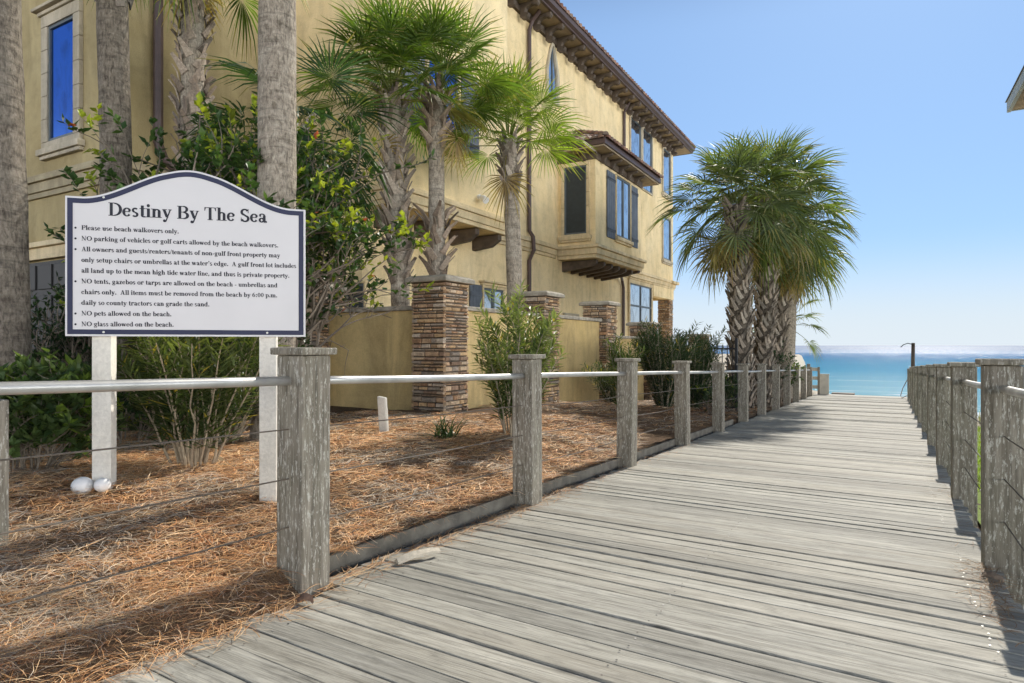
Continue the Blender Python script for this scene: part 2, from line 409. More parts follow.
wt.links.new(skyc, sc2.inputs[0]); wt.links.new(sc2.outputs[0], bg.inputs[0]); wt.links.new(bg.outputs[0], wo.inputs[0])
scene.view_settings.view_transform = 'Standard'; scene.view_settings.look = 'None'; scene.view_settings.exposure = 0
scene.cycles.max_bounces = 8; scene.cycles.transparent_max_bounces = 8
scene.cycles.sample_clamp_indirect = 6.0

SLOPE = -0.031
def deck_z(y): return SLOPE * y

# ------------------------------------------------------------------ ground
def ground_z(x, y):
    base = SLOPE * min(y, 28)
    if y > 27: base -= 4.6 * sstep(27, 70, y)
    if x < -2.3:
        u = -2.3 - x
        fade = 1 - sstep(9, 16, y)
        z = base + 0.012 + (0.055 + 0.215 * sstep(0.0, 1.5, u)) * (0.25 + 0.75 * fade) + 0.05 * fade * sstep(0.6, 2.0, u) * sstep(4, 1, y)
        z += (0.035 * n2(x, y, 1.1) + 0.015 * n2(x, y, 3.5)) * sstep(0, 0.4, u)
        if x < -6: z = lerp(z, 0.05 + 0.03 * n2(x, y, 0.7), sstep(-6, -8, x))
        return z
    if x > 0.5:
        u = x - 0.5
        return base - 0.25 - 0.65 * sstep(0, 2.2, u) + 0.04 * n2(x, y, 0.8)
    return base - 0.3
def axis(breaks):
    out = []
    for (a, b, st) in breaks:
        k = max(1, int(round((b - a) / st)))
        out += [a + (b - a) * i / k for i in range(k)]
    return out + [breaks[-1][1]]
g = MB()
xs = axis([(-400, -60, 40), (-60, -12, 4), (-12, -2.4, 0.3), (-2.4, -2.3, 0.1), (-2.3, 0.5, 0.4), (0.5, 6, 0.3), (6, 40, 4), (40, 400, 40)])
ys = axis([(-60, -6, 4), (-6, 16, 0.3), (16, 30, 0.7), (30, 78, 2)])
g.grid(lambda x, y: (x, y, ground_z(x, y)), xs, ys)
tag(g.build("ground", M['ground'], smooth=True), kind='structure')
s = MB(); s.quad((-20000, 66, -4.55), (20000, 66, -4.55), (20000, 40000, -4.55), (-20000, 40000, -4.55))
tag(s.build("sea", M['sea']), kind='structure')
# pine straw bed and its needles
def bed_z(x, y):
    z = ground_z(x, y) + 0.02 + 0.02 * n2(x, y, 5, 3.3)
    if x > -2.30:
        z = deck_z(y) + 0.10 * (1 - sstep(-2.38, -2.13, x)) - 0.016
    return z
b = MB()
b.grid(lambda x, y: (x, y, bed_z(x, y)), axis([(-6.6, -2.36, 0.07)]), axis([(-3, 12.5, 0.07)]))
b.grid(lambda x, y: (x, y, bed_z(x, y)), axis([(-2.36, -2.12, 0.04)]), axis([(-3, 2.0, 0.07)]))
tag(b.build("mulch_bed", M['bed'], smooth=True), kind='structure')

NC = [(0.46, 0.24, 0.10), (0.56, 0.33, 0.15), (0.38, 0.17, 0.07), (0.62, 0.45, 0.27), (0.50, 0.27, 0.11), (0.30, 0.15, 0.075), (0.60, 0.40, 0.21), (0.42, 0.33, 0.24)]
NG = [(0.36, 0.31, 0.25), (0.46, 0.40, 0.31), (0.28, 0.23, 0.18), (0.50, 0.36, 0.22)]
nd = MB()
def needle(x, y, z, L, wd, az, lift, col):
    p = V3((x, y, z)); d = V3((cos(az), sin(az), lift)); sdv = V3((-sin(az), cos(az), U(-0.5, 0.5)))
    turn = U(-0.9, 0.9); vs = []
    for k in range(4):
        wk = wd * (1, 0.9, 0.7, 0.2)[k]
        vs += [p - sdv * wk, p + sdv * wk]
        dd = V3((cos(az + turn * k / 3), sin(az + turn * k / 3), lift * (1 - 0.9 * k)))
        p = p + dd * (L / 3)
    nd.add(vs, [(0, 1, 3, 2), (2, 3, 5, 4), (4, 5, 7, 6)], col)
cnt = 0
while cnt < 62000:
    d = 1.2 + 7.8 * (R.random() ** 1.7)
    t = U(-0.86, 0.20)
    x = d * (-0.5 + 0.866 * t); y = d * (0.866 + 0.5 * t)
    if x > -2.14 or x < -6.3 or y > 10.0: continue
    if x > -2.36 and y > 1.97: continue
    if x > -2.3 and R.random() < 0.5: continue
    wd = max(0.0010, 0.00042 * d)
    gp = n2(x, y, 1.7, 4.2) + .5 * n2(x, y, 6, 1.2)
    c = R.choice(NC) if gp < .22 or R.random() < .35 else R.choice(NG); k = U(0.95, 2.2) * (1 - .35 * sstep(.1, .5, n2(x, y, 2.7, 7.7)))
    pile = 0.5 + 0.5 * n2(x, y, 2.3, 9)
    needle(x, y, bed_z(x, y) + U(0.0, 0.026) * (0.3 + pile), U(0.08, 0.19), wd, U(0, 2 * pi), U(-0.10, 0.22) if R.random() < .9 else U(.2, .5), (c[0] * k, c[1] * k, c[2] * k))
    cnt += 1
for i in range(5000):      # thinner cover farther along the walkway
    x = U(-5.6, -2.4); y = U(8.5, 16.5); c = R.choice(NC + NG); k = U(.6, 1.5)
    needle(x, y, (bed_z(x, y) if y < 12.5 else ground_z(x, y)) + U(.005, .04), U(.12, .26), .005, U(0, 6.28), U(-.1, .4), tuple(e * k for e in c))
for i in range(150):       # twigs
    d = 1.6 + 6.0 * R.random() ** 1.3; t = U(-.84, .15); x = d * (-0.5 + 0.866 * t); y = d * (0.866 + 0.5 * t)
    if x > -2.4 or x < -6.2: continue
    a = U(0, 6.28); p = V3((x, y, bed_z(x, y) + .025)); L = U(.05, .2); c = R.choice([(.16, .11, .075), (.28, .22, .16), (.10, .07, .05)])
    nd.tube([p, p + V3((cos(a), sin(a), .1)) * L * .5, p + V3((cos(a + .3), sin(a + .3), .05)) * L], [.003, .0025, .0015], 4, c)
for i in range(900):       # dry leaves and scraps among the straw
    d = 1.6 + 7.0 * R.random() ** 1.4; t = U(-.84, .2); x = d * (-0.5 + 0.866 * t); y = d * (0.866 + 0.5 * t)
    if x > -2.4 or x < -6.2: continue
    a = U(0, 6.28); L = U(.012, .035); wd = L * U(.3, .6); z = bed_z(x, y) + U(.01, .035); u_ = V3((cos(a), sin(a), U(-.4, .4))); v_ = V3((-sin(a), cos(a), U(-.5, .5))); p = V3((x, y, z))
    c = R.choice([(0.30, 0.17, 0.08), (0.20, 0.12, 0.07), (0.42, 0.30, 0.17), (0.14, 0.09, 0.055)])
    nd.add([p - u_ * L, p + v_ * wd, p + u_ * L, p - v_ * wd], [(0, 1, 2), (0, 2, 3)], c)
for i in range(1100):      # stray needles on the deck edges
    y = R.choice((U(0.8, 9), U(2, 5))); x = (-2.16 if y < 2 else -2.28) + abs(R.gauss(0, 0.08)); c = R.choice(NC)
    needle(x, y, deck_z(y) + 0.008, U(0.07, 0.16), 0.0016, R.gauss(pi / 2, 0.7), 0.0, c)
for i in range(420):
    y = U(2.2, 8); x = 0.49 - abs(R.gauss(0, 0.06)); c = R.choice(NC)
    if R.random() < 0.6: y = U(3.3, 4.2)
    needle(x, y, deck_z(y) + 0.008 + U(0, 0.02), U(0.05, 0.14), 0.0016, U(0, 6.28), 0.05, mixc(c, (0.12, 0.09, 0.06), 0.5))
tag(nd.build("pine_straw", M['needle']), kind='stuff', label='orange and tan pine needles strewn over the planting bed beside the walkway', cat='pine straw')

# ------------------------------------------------------------------ boardwalk
dk = MB()
PITCH = 0.131; ang = radians(-2.6); ex = V3((cos(ang), sin(ang), 0)); ey = V3((-sin(ang), cos(ang), 0))
y = -3.0; k = 0
while y < 28.0:
    wdt = PITCH - R.choice((U(0.003, 0.0045), U(0.0045, 0.008)))
    xl = (-2.27 if y > 2.0 else -2.17) + U(-0.03, 0.02); xr = 0.52 + max(0, y - 4) * 0.0125 + U(-0.015, 0.015)
    yc = y + wdt / 2 + 0.0
    tilt = U(-0.004, 0.004); lift = U(-0.0025, 0.0025)
    br, rn = R.random(), R.random()
    if R.random() < 0.12: br *= 0.3
    nseg = 6; prev = None
    split = R.random() < 0.0
    vs = []; fs = []
    for i in range(nseg + 1):
        x = lerp(xl, xr, i / nseg)
        yy = yc + math.tan(ang) * (x + 0.8)
        warp = 0.0015 * n2(i * 1.7, k * 3.1, 1)
        z = deck_z(yy) + lift + warp
        hb = wdt / 2; ch = 0.002
        for (dy, dz) in ((-hb, -0.036), (-hb, -ch * 0.7), (-hb + ch, 0), (hb - ch, 0), (hb, -ch * 0.7), (hb, -0.036)):
            vs.append((x, yy + dy, z + dz + tilt * dy / hb + SLOPE * dy))
    for i in range(nseg):
        for j in range(5):
            fs.append((i * 6 + j, i * 6 + j + 1, (i + 1) * 6 + j + 1, (i + 1) * 6 + j))
    fs.append((0, 1, 2, 3, 4, 5)); fs.append(tuple(nseg * 6 + q for q in (5, 4, 3, 2, 1, 0)))
    dk.add([(a, b_, c) for a, b_, c in vs], [tuple(reversed(f)) for f in fs], (br, rn, 0))
    # screw heads
    for xx in (-2.02, -0.82, 0.36):
        for dy in (-0.038, 0.038):
            px = xx + U(-0.012, 0.012); py = yc + math.tan(ang) * (px + 0.8) + dy; pz = deck_z(py) + 0.0035
            if y < 9: dk.add([(px + 0.0045 * cos(q * pi / 3), py + 0.0045 * sin(q * pi / 3), pz) for q in range(6)], [(0, 1, 2, 3, 4, 5)], (1, 1, 0), 2 if R.random() < 0.3 else (3 if R.random() < .6 else 1))
    y += PITCH; k += 1
for xx in (-2.02, -0.82, 0.36):           # joists
    dk.add([(xx - .02, -3, deck_z(-3) - .05), (xx + .02, -3, deck_z(-3) - .05), (xx + .02, 28, deck_z(28) - .05), (xx - .02, 28, deck_z(28) - .05),
            (xx - .02, -3, deck_z(-3) - .25), (xx + .02, -3, deck_z(-3) - .25), (xx + .02, 28, deck_z(28) - .25), (xx - .02, 28, deck_z(28) - .25)],
           [(0, 1, 2, 3), (4, 7, 6, 5), (0, 4, 5, 1), (1, 5, 6, 2), (2, 6, 7, 3), (3, 7, 4, 0)], (0.2, 0.3, 0))
tag(dk.build("boardwalk", [M['deck'], M['iron'], M['cable'], M['rail']]), kind='structure')

# timber kerb between bed and deck
kb = empty("edging_board", (-2.37, 6, deck_z(6)), "weathered timber edging board between the pine straw bed and the deck", "edging board")
m_ = MB(); n_ = 14
for i in range(n_):
    y0, y1 = 2.02 + i * 0.72, 2.02 + (i + 1) * 0.72 - (0.006 if i % 3 == 2 else 0)
    m_.add([(-2.385, y0, deck_z(y0) - .2), (-2.345, y0, deck_z(y0) - .2), (-2.345, y1, deck_z(y1) - .2), (-2.385, y1, deck_z(y1) - .2),
            (-2.385, y0, deck_z(y0) + .078), (-2.345, y0, deck_z(y0) + .078), (-2.345, y1, deck_z(y1) + .078), (-2.385, y1, deck_z(y1) + .078)],
           [(0, 3, 2, 1), (4, 5, 6, 7), (0, 1, 5, 4), (1, 2, 6, 5), (2, 3, 7, 6), (3, 0, 4, 7)], (0.4, 0.37 + 0.01 * (i // 3), 0))
m_.build("board", M['kerbwood'], kb)

# ------------------------------------------------------------------ railings
def railing(skew, xc0, ys_, label, z_rail, cable_zs, y_first, cap_first):
    XC = lambda yv: xc0 + skew * (yv - ys_[0])
    xc = xc0
    root = empty("boardwalk_railing", (xc, ys_[0], deck_z(ys_[0])), label, "railing")
    W = 0.0825
    pm = MB(); pm.box(-W, W, -W, W, -0.35, 1.065)
    me = cap_me = None
    first = True
    for i, yy in enumerate(ys_):
        H = 1.0 if i < 9 else 0.97
        if first:
            po = pm.build("post", M['post'], None, (0, 0, 0), bevel=0.006)
            cm = MB(); cm.box(-W - .022, W + .022, -W - .022, W + .022, 1.0675, 1.1)
            cp = cm.build("post_cap", M['post'], None, (0, 0, 0), bevel=0.007)
            first = False; p0, c0 = po, cp
        else:
            po = p0.copy(); COL.objects.link(po)
            cp = None
            if i < 9:
                cp = c0.copy(); COL.objects.link(cp)
        po.parent = root; po.location = V3((XC(yy), yy, deck_z(yy))) - ORIG[root.name]
        po.rotation_euler = (U(-.006, .006), U(-.008, .008), U(-.02, .02)); po.scale = (1, 1, H * U(0.992, 1.004))
        if i >= 9: po.scale.z = H * 1.02
        if cp:
            cp.parent = po; cp.rotation_euler = (0, 0, U(-.03, .03))
    for i in range(-1, len(ys_) - 1):
        ya = ys_[i] if i >= 0 else y_first
        yb = ys_[i + 1]
        if i < 0 and y_first is None: continue
        rr = MB(); sag = U(-0.012, 0.004); pts = []
        for q in range(9):
            f = q / 8; yv = lerp(ya, yb, f)
            pts.append((XC(yv) + sag * 0.7 * sin(pi * f), yv, deck_z(yv) + z_rail + sag * 4 * f * (1 - f)))
        rr.tube(pts, 0.0205, 14); rr.build("handrail", M['rail'], root, smooth=True)
        for cz in cable_zs:
            cc = MB(); sag = -U(0.004, 0.03) if (i > 0) else -0.006; pts = []
            if i > 3: sag *= 1.8
            for q in range(9):
                f = q / 8; yv = lerp(ya, yb, f)
                pts.append((XC(yv), yv, deck_z(yv) + cz + sag * 4 * f * (1 - f)))
            cc.tube(pts, 0.0034, 6); cc.build("cable", M['cable'], root)
    return root
YS = [2.055 + 2.13 * i for i in range(12)]
railing(0.0, -2.2825, YS, "long post and pipe railing on the planting bed side of the boardwalk, below the sign", 0.945, (0.73, 0.51, 0.295), -1.6, True)
railing(0.0125, 0.5425, [4.2 + 2.13 * i for i in range(11)], "long post and pipe railing on the grass side of the boardwalk, opposite the house", 0.945, (0.70, 0.48, 0.26), 2.07, True)

# stair gate, end panel and pole where the deck meets the beach
gt = empty("stair_rail", (-2.3, 27.2, deck_z(27.2)), "small grey slatted rail at the sea end of the boardwalk", "rail")
m_ = MB(); m_.box(-2.54, -2.425, 27.2, 27.32, -1.0, 0.33); m_.build("post", M['post'], gt)
for zz in (-0.62, -0.28, 0.06):
    m_ = MB(); m_.box(-2.42, -2.17, 27.24, 27.28, zz, zz + 0.13); m_.build("slat_board", M['bin'], gt)
m_ = MB(); m_.box(-2.165, -2.09, 27.2, 27.32, -1.0, 0.22); m_.build("end_post", M['post'], gt)
pn = empty("end_panel", (-1.95, 27.66, deck_z(27.7)), "plain beige panel standing at the far left corner of the boardwalk", "panel")
m_ = MB(); m_.box(-2.13, -1.80, 27.6, 27.72, -0.95, -0.10); m_.build("board", M['bin'], pn, bevel=0.01)
m_ = MB(); m_.box(-2.15, -1.78, 27.58, 27.74, -0.099, -0.065); m_.build("cap", M['bin'], pn, bevel=0.008)
st = empty("landing_step", (-1.3, 28.4, deck_z(28)), "low brown landing board beyond the deck end by the beige panel", "step")
m_ = MB(); m_.box(-1.75, -0.95, 28.2, 28.8, -0.93, -0.83); m_.build("tread", M['brownwood'], st, bevel=0.01)
pl = empty("wooden_pole", (0.92, 26.6, deck_z(26.6)), "slim dark wooden pole with hook and rope at the sea end of the railing", "pole")
m_ = MB(); m_.tube([(0.92, 26.6, -1.2), (0.92, 26.6, 0.4), (0.93, 26.6, 1.13)], [0.06, 0.06, 0.055], 10); m_.build("shaft", M['brownwood'], pl, smooth=True)
m_ = MB(); m_.tube([(0.90, 26.55, 1.08), (0.77, 26.55, 1.12), (0.64, 26.55, 1.07), (0.55, 26.55, 0.98)], 0.016, 6); m_.build("hook", M['iron'], pl)
m_ = MB(); m_.tube([(0.86, 26.5, 0.2), (0.78, 26.5, -0.1), (0.62, 26.5, -0.45), (0.55, 26.5, -0.72), (0.58, 26.5, -0.82), (0.77, 26.5, -0.70), (0.86, 26.5, -0.52)], 0.014, 6); m_.build("rope", M['cable'], pl)

# leftmost old post at the picture's edge
op = empty("side_post", (-3.28, 1.24, 0.1), "old grey wooden post cut off by the left edge, beside the low glossy shrub", "post")
m_ = MB(); m_.box(-3.345, -3.225, 1.18, 1.30, -0.3, 0.81); m_.build("shaft", M['post'], op, bevel=0.006)

# ------------------------------------------------------------------ loose bits
def bark_piece(name, c, az, L, Wd, lab, col):
    m_ = MB(); n = 7; vs = []
    for i in range(n):
        f = i / (n - 1); wd = Wd * (0.35 + 0.65 * sin(pi * min(1, f * 1.1 + 0.08))) * U(0.8, 1.1)
        for j in (-1, 0, 1):
            vs.append((c[0] + cos(az) * L * (f - .5) - sin(az) * wd * j, c[1] + sin(az) * L * (f - .5) + cos(az) * wd * j, c[2] + 0.02 * sin(f * 3) + (0.014 if j == 0 else 0) + U(0, .006)))
    fs = [(i * 3 + j, i * 3 + j + 1, i * 3 + j + 4, i * 3 + j + 3) for i in range(n - 1) for j in (0, 1)]
    lo = [(x, y_, z - 0.012) for x, y_, z in vs]; k = len(vs)
    edge = [0] ; rim = [i * 3 for i in range(n)] + [n * 3 - 2] + [i * 3 + 2 for i in range(n - 1, -1, -1)] + [1]
    m_.add(vs + lo, [f for f in fs] + [tuple(q + k for q in reversed(f)) for f in fs] + [(rim[i], rim[(i + 1) % len(rim)], rim[(i + 1) % len(rim)] + k, rim[i] + k) for i in range(len(rim))], col)
    o = m_.build(name, M['twig'], None, c)
    return tag(o, lab, "bark piece")
bark_piece("bark_piece", (-2.10, 2.66, deck_z(2.66) + 0.02), radians(70), 0.26, 0.035, "pale curled bark strip lying on the deck edge past the nearest post", (0.52, 0.46, 0.36))
bark_piece("bark_piece", (0.47, 3.92, deck_z(3.92) + 0.012), radians(-40), 0.10, 0.022, "brown bark chip in the shadow at the foot of the near right post", (0.24, 0.18, 0.13))
0 and bark_piece("bark_piece", (0.31, 3.98, deck_z(3.98) + 0.02), radians(40), 0.10, 0.02, "small thin bark sliver on the planks left of the near right post", (0.30, 0.25, 0.19))
bark_piece("bark_piece", (-2.12, 1.92, deck_z(1.92) + 0.014), radians(20), 0.07, 0.014, "tiny dark bark crumb on the planks at the foot of the nearest left post", (0.16, 0.10, 0.07))
def ball(c, r, lab):
    m_ = MB(); nu, nv = 20, 12
    m_.add([(c[0] + r * sin(pi * j / nv) * cos(2 * pi * i / nu), c[1] + r * sin(pi * j / nv) * sin(2 * pi * i / nu), c[2] + r * 0.93 * cos(pi * j / nv)) for j in range(nv + 1) for i in range(nu)],
           [(j * nu + i, (j + 1) * nu + i, (j + 1) * nu + (i + 1) % nu, j * nu + (i + 1) % nu) for j in range(nv) for i in range(nu)])
    return tag(m_.build("stone_ball", M['white'], None, c, smooth=True), lab, "ball", "white balls at the sign post")
# ------------------------------------------------------------------ rules sign
SL = V3((-3.749, 1.761, 1.09)); SR = V3((-2.882, 2.609, 1.09))
su = (SR - SL); SW = su.length; su.normalize(); sz = V3((0, 0, 1)); sn = su.cross(sz); sn.normalize()   # sn faces the camera
if sn.dot(V3((0, 0, 0)) - SL) < 0: sn = -sn
def sp(u, v, n=0.0): return SL + su * u + sz * v + sn * n
HS, HP = 0.737, 0.905
def arch(u):
    f = (u / SW)
    a = 0.5 - abs(f - 0.5)           # 0 at the edges, .5 in the middle
    k = sstep(0.06, 0.46, a)
    return HS - 0.005 + 0.012 * (1 - f) + (HP - HS) * k + 0.012 * sstep(0.4, 0.5, a)
def outline(ins):
    us = [ins + (SW - 2 * ins) * i / 60 for i in range(61)]
    top = []
    for u in us:
        d = (arch(min(SW, u + .005)) - arch(max(0, u - .005))) / .01
        top.append((u, arch(u) - ins * sqrt(1 + d * d)))
    return [(ins, ins)] + [(SW - ins, ins)] + [(u, v) for u, v in reversed(top)]
sg = empty("rules_sign", sp(SW / 2, -1.0, -0.06), "white beach rules board with navy border and arched top on two white posts", "sign")
ol = outline(0.0)
m_ = MB(); m_.prism([sp(u, v, -0.02) for u, v in ol], sn * 0.02)
m_.build("sign_board", M['signface'], sg)
a, b_ = outline(0.010), outline(0.036)
m_ = MB(); n = len(a)
m_.add([sp(u, v, 0.002) for u, v in a] + [sp(u, v, 0.002) for u, v in b_], [(i, (i + 1) % n, n + (i + 1) % n, n + i) for i in range(n)])
m_.build("border_line", M['navy'], sg)
for u in (0.134, 0.83):
    c = sp(u * SW, 0, -0.068)
    m_ = MB(); m_.obox((c.x, c.y, 0.70), su * 0.046, sn * 0.046, (0, 0, 1.05)); m_.build("sign_post", M['whitewood'], sg, bevel=0.004)
for (u, v) in ((0.15, 0.022), (0.83, 0.022), (0.15, 0.745), (0.85, 0.75)):
    m_ = MB(); m_.tube([sp(u * SW, v, 0.0), sp(u * SW, v, 0.005)], 0.006, 8); m_.build("bolt", M['rail'], sg)

# --- a bold serif alphabet drawn with strokes, em units -------------------------------
TH, TN = 0.152, 0.062
def ln(pts, w): return ('l', pts, w)
def stem_(x, y0, y1, s0=1, s1=1):
    out = [('r', x - TH / 2, y0, x + TH / 2, y1)]
    for s, yy, d in ((s0, y0, 1), (s1, y1, -1)):
        if s == 1: out.append(('r', x - TH / 2 - .065, min(yy, yy + d * .036), x + TH / 2 + .065, max(yy, yy + d * .036)))
        if s == 2: out.append(('r', x - TH / 2 - .075, min(yy, yy + d * .036), x, max(yy, yy + d * .036)))   # left half serif
    return out
def arc(cx, cy, rx, ry, a0, a1, th=TH, tn=TN): return ('a', cx, cy, rx, ry, a0, a1, th, tn)
X = 0.46; C = 0.676; A_ = 0.69
def dot(x, y, r=0.085): return ('d', x, y, r)
G = {}
def g(ch, w, *ss):
    o = []
    for s_ in ss: o += s_ if isinstance(s_, list) else [s_]
    G[ch] = (w, o)
g('a', .50, arc(.19, .12, .10, .10, 20, 340, TH * .8), arc(.215, .345, .13, .105, 0, 165, TH * .7), stem_(.335, .02, .36, 0, 0), ln([(.33, .05), (.40, .02), (.48, .05)], TN * 1.6), ln([(.22, .215), (.34, .25)], TN), dot(.115, .35, .055))
g('b', .556, stem_(.145, 0, A_, 0, 2), arc(.30, .225, .165, .20, -150, 150), )
g('c', .444, arc(.235, .225, .155, .20, 45, 320), dot(.335, .355, .06))
g('d', .556, stem_(.40, 0, A_, 0, 2), arc(.245, .225, .165, .20, 30, 330), ('r', .40, 0, .53, .036))
g('e', .444, arc(.225, .225, .155, .20, 20, 325), ('r', .10, .225, .37, .262), arc(.245, .262, .11, .16, 0, 80, TH * .75))
g('f', .333, stem_(.16, 0, .58, 1, 0), arc(.265, .565, .13, .095, 70, 180, TH), ('r', .02, .42, .30, .46), dot(.335, .60, .055))
g('g', .50, arc(.215, .30, .125, .135, 0, 360, TH * .85), arc(.235, -.09, .19, .085, 0, 360, TH * .6, .06), ('r', .07, .04, .40, .12), ln([(.31, .41), (.47, .43)], .06))
g('h', .556, stem_(.145, 0, A_, 1, 2), stem_(.41, 0, .30, 1, 0), arc(.285, .30, .125, .125, 0, 150, TH * 1.0))
g('i', .278, stem_(.14, 0, X, 1, 2), dot(.135, .605, .085))
g('k', .556, stem_(.145, 0, A_, 1, 2), ln([(.20, .20), (.45, .43)], TN), ('r', .35, .42, .54, .456), ln([(.27, .27), (.47, .02)], TH), ('r', .36, 0, .57, .036))
g('l', .278, stem_(.14, 0, A_, 1, 2))
g('m', .833, stem_(.145, 0, X, 1, 2), stem_(.415, 0, .30, 1, 0), stem_(.685, 0, .30, 1, 0), arc(.29, .30, .125, .125, 0, 150), arc(.56, .30, .125, .125, 0, 150))
g('n', .556, stem_(.145, 0, X, 1, 2), stem_(.41, 0, .30, 1, 0), arc(.285, .30, .125, .125, 0, 150))
g('o', .50, arc(.25, .225, .165, .20, 0, 360))
g('p', .556, stem_(.145, -.205, X, 1, 2), arc(.30, .225, .165, .20, -150, 150))
g('r', .444, stem_(.145, 0, X, 1, 2), arc(.33, .28, .13, .145, 60, 150, TN * 1.4, TN * 2), dot(.375, .375, .075))
g('s', .389, arc(.19, .335, .105, .095, 30, 250, TH * .8, TN * 1.3), arc(.19, .115, .115, .095, -150, 90, TH * .8, TN * 1.3), ln([(.10, .29), (.28, .165)], TH * .8))
g('t', .333, stem_(.165, .08, .60, 0, 0), ('r', .02, .42, .31, .46), arc(.255, .10, .10, .085, 180, 310, TH * .9))
g('u', .556, stem_(.145, .14, X, 0, 2), stem_(.41, 0, X, 0, 2), arc(.27, .15, .125, .125, 180, 330), ('r', .41, 0, .54, .036))
g('v', .50, ln([(.10, .44), (.26, .02)], TH), ln([(.26, .02), (.42, .44)], TN), ('r', .01, .424, .25, .46), ('r', .32, .424, .50, .46))
g('w', .722, ln([(.10, .44), (.24, .02)], TH), ln([(.24, .02), (.37, .42)], TN), ln([(.35, .44), (.50, .02)], TH), ln([(.50, .02), (.63, .44)], TN), ('r', .01, .424, .24, .46), ('r', .27, .424, .46, .46), ('r', .55, .424, .71, .46))
g('y', .50, ln([(.10, .44), (.26, .04)], TH), ln([(.42, .44), (.20, -.16)], TN * 1.2), ('r', .01, .424, .25, .46), ('r', .32, .424, .50, .46), dot(.12, -.14, .075), ln([(.12, -.185), (.22, -.15)], TN * 1.2))
g('z', .444, ('r', .04, .41, .40, .46), ('r', .03, 0, .41, .055), ln([(.31, .43), (.12, .03)], TH * 1.05), ('r', .04, .32, .08, .46), ('r', .37, 0, .41, .14))
g('D', .722, stem_(.17, 0, C, 1, 1), arc(.33, .338, .30, .305, -92, 92, TH * 1.05, TN), ('r', .17, 0, .36, .04), ('r', .17, .636, .36, .676))
g('B', .667, stem_(.165, 0, C, 1, 1), arc(.35, .505, .18, .148, -92, 92, TH * .95, TN), arc(.36, .18, .21, .16, -92, 92, TH * 1.05, TN), ('r', .165, 0, .38, .04), ('r', .165, .636, .37, .676), ('r', .165, .335, .38, .37))
g('T', .667, stem_(.335, 0, C, 1, 0), ('r', .04, .636, .63, .676), ln([(.055, .67), (.05, .49)], .05), ln([(.615, .67), (.62, .49)], .05), ln([(.09, .64), (.05, .54)], .05), ln([(.58, .64), (.62, .54)], .05))
g('P', .611, stem_(.165, 0, C, 1, 1), arc(.34, .49, .205, .165, -92, 92, TH, TN), ('r', .165, .636, .36, .676), ('r', .165, .305, .36, .345))
g('S', .556, arc(.27, .505, .165, .148, 25, 255, TH * .95, TN * 1.3), arc(.28, .165, .18, .15, -165, 90, TH * .95, TN * 1.3), ln([(.135, .44), (.43, .235)], TH * 1.05), ('r', .435, .46, .475, .68), ('r', .06, 0, .10, .21))
g('N', .722, ('r', .12, 0, .17, .66), ('r', .55, 0, .60, .66), ln([(.12, .64), (.57, .03)], TH), ('r', .03, .64, .25, .676), ('r', .03, 0, .26, .036), ('r', .46, .64, .70, .676))
g('O', .778, arc(.389, .338, .29, .305, 0, 360, TH * 1.1, TN))
g('A', .722, ln([(.35, .66), (.55, .02)], TH), ln([(.35, .66), (.13, .02)], TN), ('r', .22, .20, .48, .24), ('r', .01, 0, .25, .036), ('r', .43, 0, .72, .036))
g('6', .50, arc(.25, .22, .155, .18, 0, 360, TH * .9), arc(.42, .26, .32, .39, 95, 185, TH * .9))
g('0', .50, arc(.25, .338, .155, .305, 0, 360, TH * .9))
g(':', .333, dot(.165, .08), dot(.165, .38))
g('.', .25, dot(.125, .08))
g(',', .25, dot(.125, .08), ln([(.17, .06), (.10, -.13)], .05))
g('-', .333, ('r', .04, .18, .29, .265))
g('/', .278, ln([(.02, -.02), (.26, .69)], .06))
g("'", .278, dot(.14, .61, .08), ln([(.18, .60), (.11, .44)], .06))
g('*', .35, dot(.15, .27, .16))
g(' ', .25)
def twidth(t): return sum(G[c][0] for c in t)
zc_ = [0]
def text(mb, t, u0, v0, size, sx=1.0):
    u = u0
    for ch in t:
        wd, ss = G[ch]
        for s_ in ss:
            zc_[0] = (zc_[0] + 1) % 12
            nn = 0.0016 + 0.00006 * zc_[0]
            def P(x, y): return sp(u + x * size * sx, v0 + y * size, nn)
            if s_[0] == 'r':
                _, x0, y0, x1, y1 = s_; mb.quad(P(x0, y0), P(x1, y0), P(x1, y1), P(x0, y1))
            elif s_[0] == 'd':
                _, x, y, r = s_; mb.add([P(x + r * cos(k * pi / 6), y + r * sin(k * pi / 6)) for k in range(12)], [tuple(range(12))])
            elif s_[0] == 'l':
                pts, w_ = s_[1], s_[2]
                for (xa, ya), (xb, yb) in zip(pts, pts[1:]):
                    dx, dy = xb - xa, yb - ya; L = sqrt(dx * dx + dy * dy); nx, ny = -dy / L * w_ / 2, dx / L * w_ / 2
                    if abs(dy) > abs(dx) * .6: nx, ny = -w_ / 2, 0
                    mb.quad(P(xa - nx, ya - ny), P(xb - nx, yb - ny), P(xb + nx, yb + ny), P(xa + nx, ya + ny))
            else:
                _, cx, cy, rx, ry, a0, a1, th, tn = s_
                k = max(6, int(abs(a1 - a0) / 15)); vs = []
                for i in range(k + 1):
                    an = radians(lerp(a0, a1, i / k)); c_, s2 = cos(an), sin(an)
                    hw = (tn + (th - tn) * c_ * c_) / 2
                    vs += [P(cx + (rx - hw) * c_, cy + (ry - hw) * s2), P(cx + (rx + hw) * c_, cy + (ry + hw) * s2)]
                mb.add(vs, [(2 * i, 2 * i + 1, 2 * i + 3, 2 * i + 2) for i in range(k)])
        u += wd * size * sx
ttl = "Destiny By The Sea"
m_ = MB(); size = 0.105; text(m_, ttl, 0.166 * SW, 0.648, size, 0.664 * SW / (twidth(ttl) * size)); m_.build("title_lettering", M['ink'], sg)
